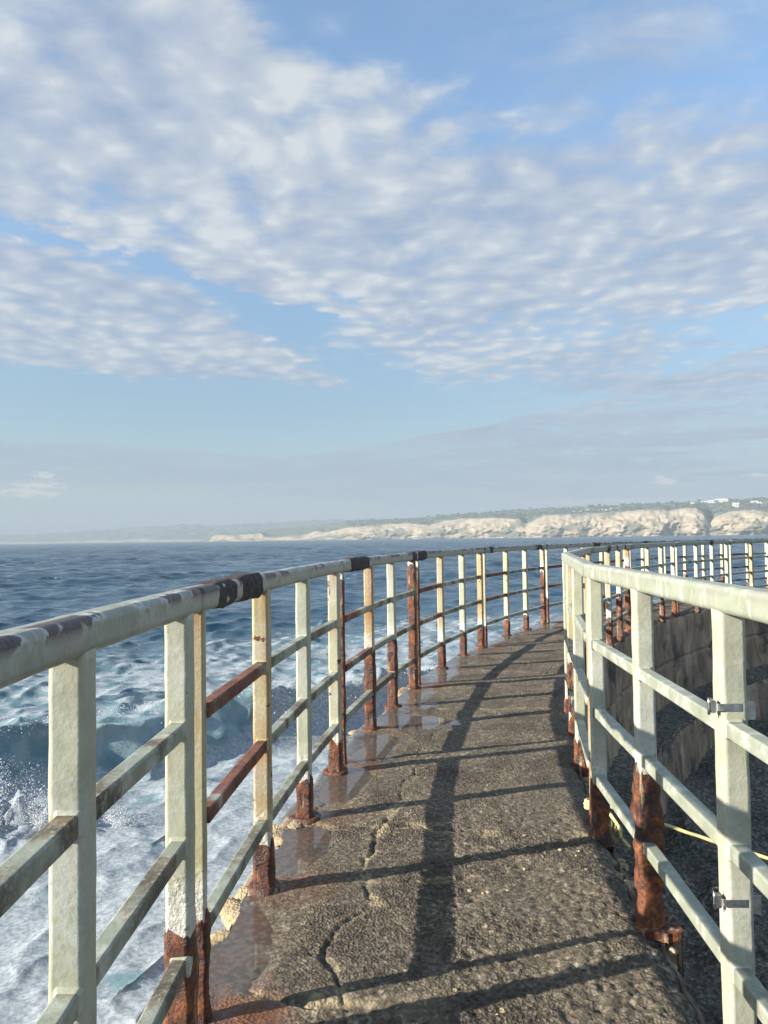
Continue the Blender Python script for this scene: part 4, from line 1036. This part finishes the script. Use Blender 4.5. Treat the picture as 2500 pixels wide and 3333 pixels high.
def build_railing(side):
    sea = side == 'L'
    R0 = RL if sea else 18.985
    inw = 1 if sea else -1                       # local x sign that points to the walkway
    label = 'pale green rust-stained steel railing on the sea side of the walkway' if sea else 'pale green steel railing on the pool side of the walkway, with strap clamps'
    base = arc(R0, 0.85 if sea else 1.46)
    root = thing('railing', label, 'railing', (base[0], base[1], 0.0))
    off = np.array(root.location)
    rr_ = random.Random(11 if sea else 23)
    if sea:   # arclength, joint, stain, rust height, (thin bar stain, thin bar rust), all-rust
        T = [(-1.78, 1, .1, .3, (.3, .3), 0), (-.72, 0, 0, .25, None, 0), (.11, 0, .03, .04, None, 0), (.77, 1, .06, .37, (.62, .30), 0), (1.75, 0, .72, .20, None, 0), (2.52, 0, .02, .21, None, 0), (3.26, 1, .36, .21, (0, 2), 0),
             (4.26, 0, .85, .58, None, 0), (5.00, 0, .12, .56, None, 0), (5.74, 1, 1, 2, (0, 2), 1), (6.83, 0, .5, .27, None, 0), (7.71, 0, .08, .29, None, 0), (8.46, 1, .8, .25, (.4, .25), 0), (9.58, 0, .45, .22, None, 0), (10.42, 0, .1, .22, None, 0),
             (11.20, 1, 1.0, .85, (.1, .4), 0)]
        s = 11.20 + .24 + .82
        k_ = 1
        while s < 40:
            st = rr_.choice([0, .05, .1, .3, .5, .8]); T.append((s, 1 if k_ % 3 == 0 else 0, st, rr_.uniform(.2, .5), (rr_.choice([.1, .4]), .3) if k_ % 3 == 0 else None, 0)); s += .79 + (.26 if k_ % 3 == 0 else 0); k_ += 1
    else:
        T = [(-.44, 1, 0, .2, (.1, .2), 0), (.70, 0, .02, .02, None, 0), (1.48, 0, .02, .53, None, 0), (2.24, 1, .03, .27, (.75, .12), 0), (3.36, 0, .05, .13, None, 0), (4.13, 0, .7, .52, None, 0), (4.72, 1, .05, .09, (.3, .2), 0), (5.75, 0, .1, .3, None, 0), (6.55, 0, .4, .25, None, 0),
             (7.35, 1, .6, .5, (.3, .3), 0), (8.60, 0, .55, .35, None, 0), (9.35, 0, .6, .55, None, 0), (10.05, 1, .9, .95, (.15, .2), 0), (11.10, 0, .1, .3, None, 0), (11.87, 0, .1, .34, None, 0), (12.62, 1, .25, .62, (.1, .25), 0)]
        s = 13.7; k_ = 1
        while s < 36:
            st = rr_.choice([0, .05, .1, .3, .9]); T.append((s, 1 if k_ % 3 == 0 else 0, st, rr_.uniform(.15, .45), (.1, .3) if k_ % 3 == 0 else None, 0)); s += .79 + (.26 if k_ % 3 == 0 else 0); k_ += 1
    H0 = 0.0325; GAP = 0.18
    jl = [t_[0] + GAP / 2 for t_ in T if t_[4]]
    def rpos(s_):
        if sea: return arc(R0, s_)
        k2 = [j for j in range(len(jl) - 1) if jl[j] <= s_ <= jl[j + 1]]
        if not k2: return arc(R0, s_)
        j = k2[0]; f_ = (s_ - jl[j]) / (jl[j + 1] - jl[j])
        return arc(R0, jl[j]) * (1 - f_) + arc(R0, jl[j + 1]) * f_
    for i, (s, jt, stain, rust, bar, allr) in enumerate(T):
        p = rpos(s); a = s / R0; near = s < 5.5
        zb = -0.10 if (not sea and s < 1.0) else -0.03
        full = rust > 1.5
        pm = tube(H0, 0.011, zb, 1.162, 60 if near else 16, i * 1.7 + (0 if sea else 50), 0.0016, 3)
        post = put('post', pm, M['paint'], root, (p[0] - off[0], p[1] - off[1], 0), -a + rr_.uniform(-.03, .03), stain=float(stain), rust_z=float(min(rust, 1.2)), wear=float((.28 if stain < .3 else .45) if sea else .12))
        if rust > 0.03:
            fat = 0.012 if (not sea and abs(s - 1.48) < .01) else (0.0065 if near else 0.0055)
            c_ = put('rusted_foot' if not full else 'rust_crust', crust(H0, 0.014, zb, 1.165 if full else rust, i * 2.3 + (0 if sea else 31), fat, 7 if near else 4), M['rust'], post, tone=float((1.0 if s < 1.5 else rr_.choice([.35, .6, .85])) if sea else 1.0))
            if full: post['label'] = 'post rusted brown over its whole height'
        if s < 14 and (sea or s > 2):
            put('base_flange', flange(i * 3.3 + (0 if sea else 9), rr_.uniform(.055, .075) * (1 if sea else .72), rr_.uniform(.012, .024)), M['rust'], post, tone=.3)
        if near:                                                        # weld beads where the rails meet the post
            for hz_ in H_MID:
                pr = ring(0.0205, 0.005, 2); n_ = len(pr); ang = np.linspace(0, 2 * math.pi, n_, endpoint=False)
                ring_v = []
                for dy, ex in ((-.009, -.0006), (-.004, .0028), (.002, .0046), (.006, .005)):
                    k2 = 1 + ex / .0205 + (0.07 if ex > 0 else 0) * fbm(pr[:, 0] * 90 + i, pr[:, 1] * 90, hz_ * 7 + dy * 40, 2)
                    ring_v.append(np.stack([pr[:, 0] * k2, np.full(n_, -H0 - .003 + dy), pr[:, 1] * k2], -1))
                wm = mesh_from(np.array(ring_v).reshape(-1, 3), grid_faces(4, n_, True), 'weld')
                put('weld_bead', wm, M['paint'], post, (inw * 0.006, 0, hz_), stain=float(stain), rust_z=-1.0, wear=.1)
        if bar:
            bs, br = bar; gap = GAP
            pb = rpos(s + gap)
            bp = put('end_bar', tube(0.0175, 0.006, zb, 1.165, 50 if near else 14, i * 4.1, 0.001, 2), M['paint'], root, (pb[0] - off[0], pb[1] - off[1], 0), -a, stain=float(bs), rust_z=float(min(br, 1.2)), wear=.3)
            put('rust_crust' if br > 1.5 else 'rusted_foot', crust(0.0175, 0.007, zb, 1.16 if br > 1.5 else br, i * 5.7, 0.004 if br > 1.5 else .006, 3), M['rust'], bp, tone=.7)
    # middle rails, bay by bay
    pr2 = ring(0.0205, 0.005, 2)
    nodes = []
    for (s, jt, stain, rust, bar, allr) in T:
        nodes.append((s, s + (GAP if bar else 0), bar is not None, stain))
    for (sa, sb, jb, st0), (sc, sd_, jb2, st1) in zip(nodes[:-1], nodes[1:]):
        p0 = rpos(sb); p1 = rpos(sc); dvec = p1 - p0; L_ = np.hypot(dvec[0], dvec[1]); ang = math.atan2(dvec[1], dvec[0]) - math.pi / 2
        after_bar = jb
        for k_, hz_ in enumerate(H_MID):
            nY = 14; ys = np.linspace(-L_ / 2 + 0.012, L_ / 2 - 0.012, nY)
            Yg, K = np.meshgrid(ys, np.arange(len(pr2)), indexing='ij')
            V = np.stack([pr2[K, 0] + 0.0012 * fbm(Yg * 4, sa + 0 * Yg, hz_, 2), Yg, pr2[K, 1]], -1).reshape(-1, 3)
            me = mesh_from(V, cap(V, grid_faces(nY, len(pr2), True)[:, ::-1].tolist(), len(pr2), nY)[:-2] + [list(range(len(pr2))), list(range((nY - 1) * len(pr2), nY * len(pr2)))[::-1]], 'rail')
            mid = (p0 + p1) / 2; nrm = np.array((math.cos(ang), math.sin(ang)))
            q = mid[:2] + nrm * inw * 0.006
            rusty = (.62 if k_ else .22) if (sea and after_bar and sa > .5) else (.12 if sea else .02)
            if sea and k_ == 2 and rusty < .5: rusty = .05
            put('middle_rail', me, M['rail'], root, (q[0] - off[0], q[1] - off[1], hz_ - 0.0005 * k_), ang, stain=float(rusty + rr_.uniform(-.05, .08)), wear=float((.50 if sea else .12) + rr_.uniform(-.12, .18)))
    # handrail, one length from joint to joint
    jts = [i for i, n_ in enumerate(nodes) if n_[2]]
    prof = ring(0.0350, 0.016, 4)
    eang = np.arctan2(prof[:, 1], prof[:, 0] * inw)
    edge = np.exp(-((eang - math.radians(52)) / 0.45) ** 2)
    runs = [(0 if j == 0 else jts[j - 1], jts[j]) for j in range(1, len(jts))] if jts[0] == 0 else [(0, jts[0])]
    scabs_L = [(0.99, 1.30, .010), (1.28, 1.66, .014), (1.93, 2.0, .004), (3.53, 4.17, .012), (4.36, 4.44, .004), (5.60, 6.22, .012), (8.05, 8.35, .008), (8.64, 9.15, .009), (10.72, 11.2, .008), (13.3, 13.8, .008), (15.6, 16.0, .008)]
    scabs_R = [(8.3, 8.75, .006), (8.95, 9.25, .006), (9.6, 9.9, .006), (11.3, 11.5, .005), (14.2, 14.5, .006)]
    for (i0, i1) in runs:
        s0 = nodes[i0][0] + (GAP / 2 if i0 else 0); s1 = nodes[i1][0] + GAP / 2
        def poly(sa, sb, step):
            ks = sorted(set([sa, sb] + [nodes[j][0] for j in range(i0, i1 + 1) if sa < nodes[j][0] < sb])); out = []
            for u, v in zip(ks[:-1], ks[1:]):
                nn = max(2, int((v - u) / step)); P0, P1 = rpos(u), rpos(v)
                out += [P0 + (P1 - P0) * f for f in np.linspace(0, 1, nn, endpoint=False)]
            out.append(rpos(sb)); out = np.array(out)
            return out
        step = 0.04 if s0 < 6 else 0.2
        Pp = poly(s0 + .0015, s1 - .0015, step); a_ = np.arctan2(Pp[:, 1] - CY, CX - Pp[:, 0])
        Tn = np.stack([np.cos(a_), -np.sin(a_), 0 * a_], -1)
        Pl = Pp - off; Pl[:, 2] = H_TOP
        V = sweep(Pl, Tn, prof)
        kk = 0.0016 * fbm(V[:, 0] * 9, V[:, 1] * 9, V[:, 2] * 20, 3)[:, None]
        V = V + kk * np.c_[0 * kk, 0 * kk, np.ones_like(kk)]
        Fg = cap(V, grid_faces(len(Pp), len(prof), True)[:, ::-1].tolist(), len(prof), len(Pp))
        Fg[-2], Fg[-1] = Fg[-2][::-1], Fg[-1][::-1]
        me = mesh_from(V, Fg, 'handrail')
        at = me.attributes.new('edge', 'FLOAT', 'POINT'); at.data.foreach_set('value', np.tile(edge, len(Pp)).astype(np.float32))
        hr = put('handrail', me, M['top'], root, wear=1.0 if sea else .25, pale=0.0 if sea else 1.0)
        # joint collar
        def sleeve(name, sa, sb, grow, mat, seed, **pp):
            Pq = poly(sa, sb, 0.02 if sa < 7 else .05); n_ = len(Pq); a2 = np.arctan2(Pq[:, 1] - CY, CX - Pq[:, 0]); T2 = np.stack([np.cos(a2), -np.sin(a2), 0 * a2], -1)
            Pq = Pq - off; Pq[:, 2] = H_TOP
            u = np.linspace(0, 1, n_); env = np.clip(np.minimum(u, 1 - u) * n_ / 4.0, 0, 1)
            pf = ring(0.0350, 0.018, 5); L2 = np.hypot(pf[:, 0], pf[:, 1])
            Vv = []
            for q_ in range(n_):
                g_ = -0.003 + env[q_] * (grow + grow * 0.65 * fbm(pf[:, 0] * 25 + seed, pf[:, 1] * 25, q_ * 0.55 + seed, 3))
                pp2 = pf * (1 + g_ / L2)[:, None]
                Vv.append(Pq[q_][None] + pp2[:, 0:1] * T2[q_][None] + np.c_[0 * pp2[:, 1], 0 * pp2[:, 1], pp2[:, 1]])
            return put(name, mesh_from(np.array(Vv).reshape(-1, 3), grid_faces(n_, len(pf), True)[:, ::-1], name), mat, hr, **pp)
        if s1 < 15: sleeve('joint_collar', s1 - .055, s1 - .012, 0.0035, M['rust'] if (not sea and s1 < 3) else M['paint'], 1.0, stain=.1, rust_z=-1.0, wear=.3, tone=.8)
        for (u, v, g_) in (scabs_L if sea else scabs_R):
            if u < s1 - .02 and v > s0 + .02: sleeve('rust_scab', max(u, s0 + .004), min(v, s1 - .004), g_, M['scab'], u * 3)
    return root


build_railing('L')
RAIL_R = build_railing('R')


# ------------------------------------------------------------------ strap clamps and brackets on the nearest pool-side post
def build_clamp(z, label):
    s = .70; p = arc(18.952, s); a = s / 18.985
    c = thing('strap_clamp', label, 'clamp', (p[0], p[1], z), -a, 'stainless straps round the nearest post')
    pr = ring(0.0350, 0.013, 5); prb = ring(0.0362, 0.0135, 5); m_ = len(pr)
    V = [(x, y, zz) for zz in (-.009, .009) for x, y in pr] + [(x, y, zz) for zz in (-.009, .009) for x, y in prb]
    Fb = []
    for k_ in range(m_):
        j = (k_ + 1) % m_
        Fb += [(2 * m_ + k_, 2 * m_ + j, 3 * m_ + j, 3 * m_ + k_), (k_, m_ + k_, m_ + j, j), (m_ + k_, 3 * m_ + k_, 3 * m_ + j, m_ + j), (k_, j, 2 * m_ + j, 2 * m_ + k_)]
    put('band', mesh_from(np.array(V), Fb, 'band', False), M['steel'], c)
    bk = put('buckle', box_mesh(.012, .020, .030, 'buckle', -.015), M['steel'], c, (-.0395, -.018, 0))
    put('screw', tube(.0035, .0034, -.021, .021, 4, 0.0, 0.0, 2), M['steel'], bk, (-.008, 0, 0))
    # channel bracket held against the far side of the post
    bm = [(-.02, 0, .04, .052), ]
    put('bracket_plate', box_mesh(.0030, .045, .045, 'bracket_plate', -.031), M['steel'], c, (.0365, .006, -.004))
    for yy in (-.015, .027):
        put('bracket_flange', box_mesh(.030, .0030, .045, 'bracket_flange', -.031), M['steel'], c, (.0532, yy, -.004))


build_clamp(.916, 'upper stainless strap clamp round the nearest right-hand post')
build_clamp(.434, 'lower stainless strap clamp round the nearest right-hand post')


# ------------------------------------------------------------------ rusted socket under the first wholly visible right-hand post
def build_socket():
    p = arc(18.957, 1.48); a = 1.48 / 18.985
    t_ = thing('post_socket', 'rusty broken steel socket hanging off the wall edge under a rusted post', 'bracket', (p[0], p[1], -.16), -a)
    def slab(w, d, h, seed):
        n = 9; q = np.linspace(-1, 1, n); Vv = []
        X, Y = np.meshgrid(q, q, indexing='ij')
        e = 1 + 0.22 * fbm(X * 1.3 + seed, Y * 1.3, 0.0, 3)
        top = np.stack([X * w / 2 * e, Y * d / 2 * e, h / 2 + 0.006 * fbm(X * 3, Y * 3, seed, 3)], -1); bot = top.copy(); bot[..., 2] -= h
        Fg = grid_faces(n, n); V = np.concatenate([bot.reshape(-1, 3), top.reshape(-1, 3)])
        border = [i * n for i in range(n)] + [(n - 1) * n + j for j in range(1, n)] + [i * n + n - 1 for i in range(n - 2, -1, -1)] + list(range(n - 2, 0, -1))
        Fl = Fg.tolist() + (Fg[:, ::-1] + n * n).tolist() + [(border[k_], border[k_ - 1], border[k_ - 1] + n * n, border[k_] + n * n) for k_ in range(len(border))]
        return mesh_from(V, Fl, 'slab', False)
    put('cap_plate', slab(.15, .15, .03, 2.0), M['rust'], t_, (.03, -.01, .14), tone=.5)
    put('tube_wall', slab(.012, .085, .16, 5.0), M['rust'], t_, (.10, -.015, .052), tone=.4)
    put('tube_wall', slab(.075, .012, .17, 7.0), M['rust'], t_, (.06, -.06, .045), tone=.3)
    put('tube_wall', slab(.075, .012, .15, 9.0), M['rust'], t_, (.06, .035, .05), tone=.6)


build_socket()


# ------------------------------------------------------------------ yellow rope
def build_rope():
    def strandtube(path, rad, twist, name, parent):
        path = np.array(path, float); seg = np.r_[0, np.cumsum(np.linalg.norm(np.diff(path, axis=0), axis=1))]
        n = max(20, int(seg[-1] / 0.006)); q = np.linspace(0, seg[-1], n)
        C_ = np.stack([np.interp(q, seg, path[:, i]) for i in range(3)], -1)
        k_ = np.ones(5) / 5
        for i in range(3): C_[2:-2, i] = np.convolve(C_[:, i], k_, 'valid')
        tg = np.gradient(C_, axis=0); tg /= np.linalg.norm(tg, axis=1)[:, None]
        sd = np.cross(tg, (0, 0, 1.0)); sd /= np.linalg.norm(sd, axis=1)[:, None] + 1e-9; up_ = np.cross(sd, tg)
        m_ = 12; an = np.linspace(0, 2 * math.pi, m_, endpoint=False)
        rad_ = rad * (1 + 0.16 * np.cos(3 * (an[None, :] - q[:, None] * twist)))
        V = C_[:, None] + rad_[..., None] * (np.cos(an)[None, :, None] * sd[:, None] + np.sin(an)[None, :, None] * up_[:, None])
        return put(name, mesh_from(V.reshape(-1, 3), grid_faces(n, m_, True), name), M['rope'], parent)
    p = arc(18.985, 2.455)
    root = thing('rope', 'pale yellow rope tied round a rusted post foot and drawn across to the rocks', 'rope', (p[0], p[1], 0.0))
    pts = []
    for k_ in range(64):
        a = k_ / 64 * 2 * math.pi * 3.2
        pts.append((0.030 * math.cos(a) * (1 + .1 * math.sin(a * 2.3)), 0.030 * math.sin(a), .045 + .012 * k_ / 16))
    strandtube(pts, .0078, 330, 'knot', root)
    w = np.array((p[0], p[1], 0))
    line = [np.array((.03, 0, .075)), np.array((1.16, 3.62, .045)) - w, np.array((1.53, 3.5, -.055)) - w, np.array((2.1, 3.32, -.185)) - w, np.array((3.2, 2.98, -.62)) - w, np.array((5.2, 2.5, -2.2)) - w]
    strandtube(line, .0075, 330, 'line', root)
    strandtube([(.03, .02, .06), (.075, -.03, .035), (.10, -.10, -.005), (.085, -.17, -.03), (.11, -.22, -.055)], .0078, 330, 'tail', root)


build_rope()


def build_weed():
    rw = np.random.RandomState(9)
    for s0, label in ((2.33, 'tuft of dry yellow weed between the post foot and rope'), ):
        p = arc(18.93, s0); Vv, Ff = [], []
        for i in range(150):
            b = np.array((rw.normal(0, .028), rw.normal(0, .045), 0)); d_ = rw.normal(0, .4, 3); d_[2] = abs(d_[2]) + .5; d_ *= rw.uniform(.02, .05); s_ = np.cross(d_, rw.normal(0, 1, 3)); s_ *= .003 / np.linalg.norm(s_)
            k_ = len(Vv); Vv += [b - s_, b + s_, b + d_ + s_ * .3, b + d_ - s_ * .3]; Ff.append((k_, k_ + 1, k_ + 2, k_ + 3))
        o = put('weed_tuft', mesh_from(np.array(Vv), Ff, 'weed', False), M['weed'], None, (p[0], p[1], -.035)); o['label'] = label; o['category'] = 'weed'


build_weed()


# ------------------------------------------------------------------ spray
def build_spray():
    rw = np.random.RandomState(4); C_, S_ = [], []
    # splash column beside the nearest post
    for k_ in range(11000):
        if k_ % 400 == 0: jx, jy, jz, jw = rw.normal(-6.8, .75), rw.normal(13.3, .35), rw.uniform(.25, 1.05), rw.uniform(.06, .16)    # one finger of the burst
        u = rw.rand() ** 1.6; x = jx + rw.normal(0, jw) * (.4 + u); y = jy + rw.normal(0, jw) * (.4 + u); z = SEA_Z + .10 + u * jz * math.exp(-((jx + 6.9) / 1.3) ** 2) + abs(rw.normal(0, .04))
        C_.append((x, y, z)); S_.append(rw.uniform(.003, .008) + .010 * (rw.rand() ** 10))
    # fringe thrown off the breaker's crest
    seg = np.r_[0, np.cumsum(np.hypot(*np.diff(BREAK, axis=0).T))]
    for _ in range(2200):
        q = rw.uniform(.48, .76); d_ = q * seg[-1]; bx, by = np.interp(d_, seg, BREAK[:, 0]), np.interp(d_, seg, BREAK[:, 1])
        w = min(1, max(0, (q - .58) / .08)); h = 1.15 * (1 - min(1, max(0, (q - .68) / .22)))
        t_ = rw.normal(0, .28); z = SEA_Z + h * (1 - .3 * abs(t_)) + abs(rw.normal(0, .05 + .12 * w)) - .1
        if w > .3 and rw.rand() < .5: t_ = rw.uniform(-1.0, .2); z = SEA_Z + h * rw.uniform(.05, 1.05)
        C_.append((bx + .62 * (.35 - t_) + rw.normal(0, .08), by - .78 * (.35 - t_), z)); S_.append(rw.uniform(.004, .011) + .012 * rw.rand() ** 8)
    C_ = np.array(C_); S_ = np.array(S_)
    O = np.array([(1, 0, 0), (-1, 0, 0), (0, 1, 0), (0, -1, 0), (0, 0, 1), (0, 0, -1)], float)
    V = C_[:, None] + S_[:, None, None] * O[None] * rw.uniform(.7, 1.3, (len(C_), 6, 1))
    f = np.array([(0, 2, 4), (2, 1, 4), (1, 3, 4), (3, 0, 4), (2, 0, 5), (1, 2, 5), (3, 1, 5), (0, 3, 5)])
    Fg = (np.arange(len(C_))[:, None, None] * 6 + f[None]).reshape(-1, 3)
    put('sea_spray', mesh_from(V.reshape(-1, 3), Fg, 'sea_spray'), M['spray'], kind='stuff', label='white spray thrown up by the backwash and the breaking wave')


build_spray()


# ------------------------------------------------------------------ one far bird
def build_bird():
    d_ = 160.0; p = ((766 - 1250) / F * d_, d_, CAM_Z + (1759 - 1638) / F * d_)
    V = [(0, .22, 0), (0, -.25, .02), (.05, 0, .03), (-.05, 0, .03), (.5, .08, .16), (-.5, .08, .16), (.85, -.05, .05), (-.85, -.05, .05), (.3, -.10, .08), (-.3, -.10, .08), (0, 0, -.06)]
    Fc = [(0, 2, 10), (0, 10, 3), (1, 10, 2), (1, 3, 10), (0, 3, 2), (1, 2, 3), (2, 4, 8), (4, 6, 8), (3, 9, 5), (5, 9, 7)]
    o = put('bird', mesh_from(np.array(V), Fc, 'bird', False), M['bird'], None, p); o['label'] = 'tiny dark bird flying in the haze above the far hills'; o['category'] = 'bird'


build_bird()


# ------------------------------------------------------------------ haze
def build_haze():
    x0, x1, y0, y1, z0, z1 = -12600, 12600, -5200, 12600, -8.0, 330.0
    V = [(x, y, z) for z in (z0, z1) for x, y in ((x0, y0), (x1, y0), (x1, y1), (x0, y1))]
    me = mesh_from(np.array(V, float), [(3, 2, 1, 0), (4, 5, 6, 7), (0, 1, 5, 4), (1, 2, 6, 5), (2, 3, 7, 6), (3, 0, 4, 7)], 'haze', False)
    m, t = material('sea haze')
    v = t.n('ShaderNodeVolumePrincipled'); v.inputs['Color'].default_value = (0.41, 0.49, 0.56, 1); v.inputs['Density'].default_value = HAZE; v.inputs['Anisotropy'].default_value = 0.0
    o = t.n('ShaderNodeOutputMaterial'); t.t.links.new(v.outputs[0], o.inputs['Volume'])
    put('haze', me, m, kind='stuff', label='pale sea haze over the water and far coast')


HAZE = 0.00021
build_haze()
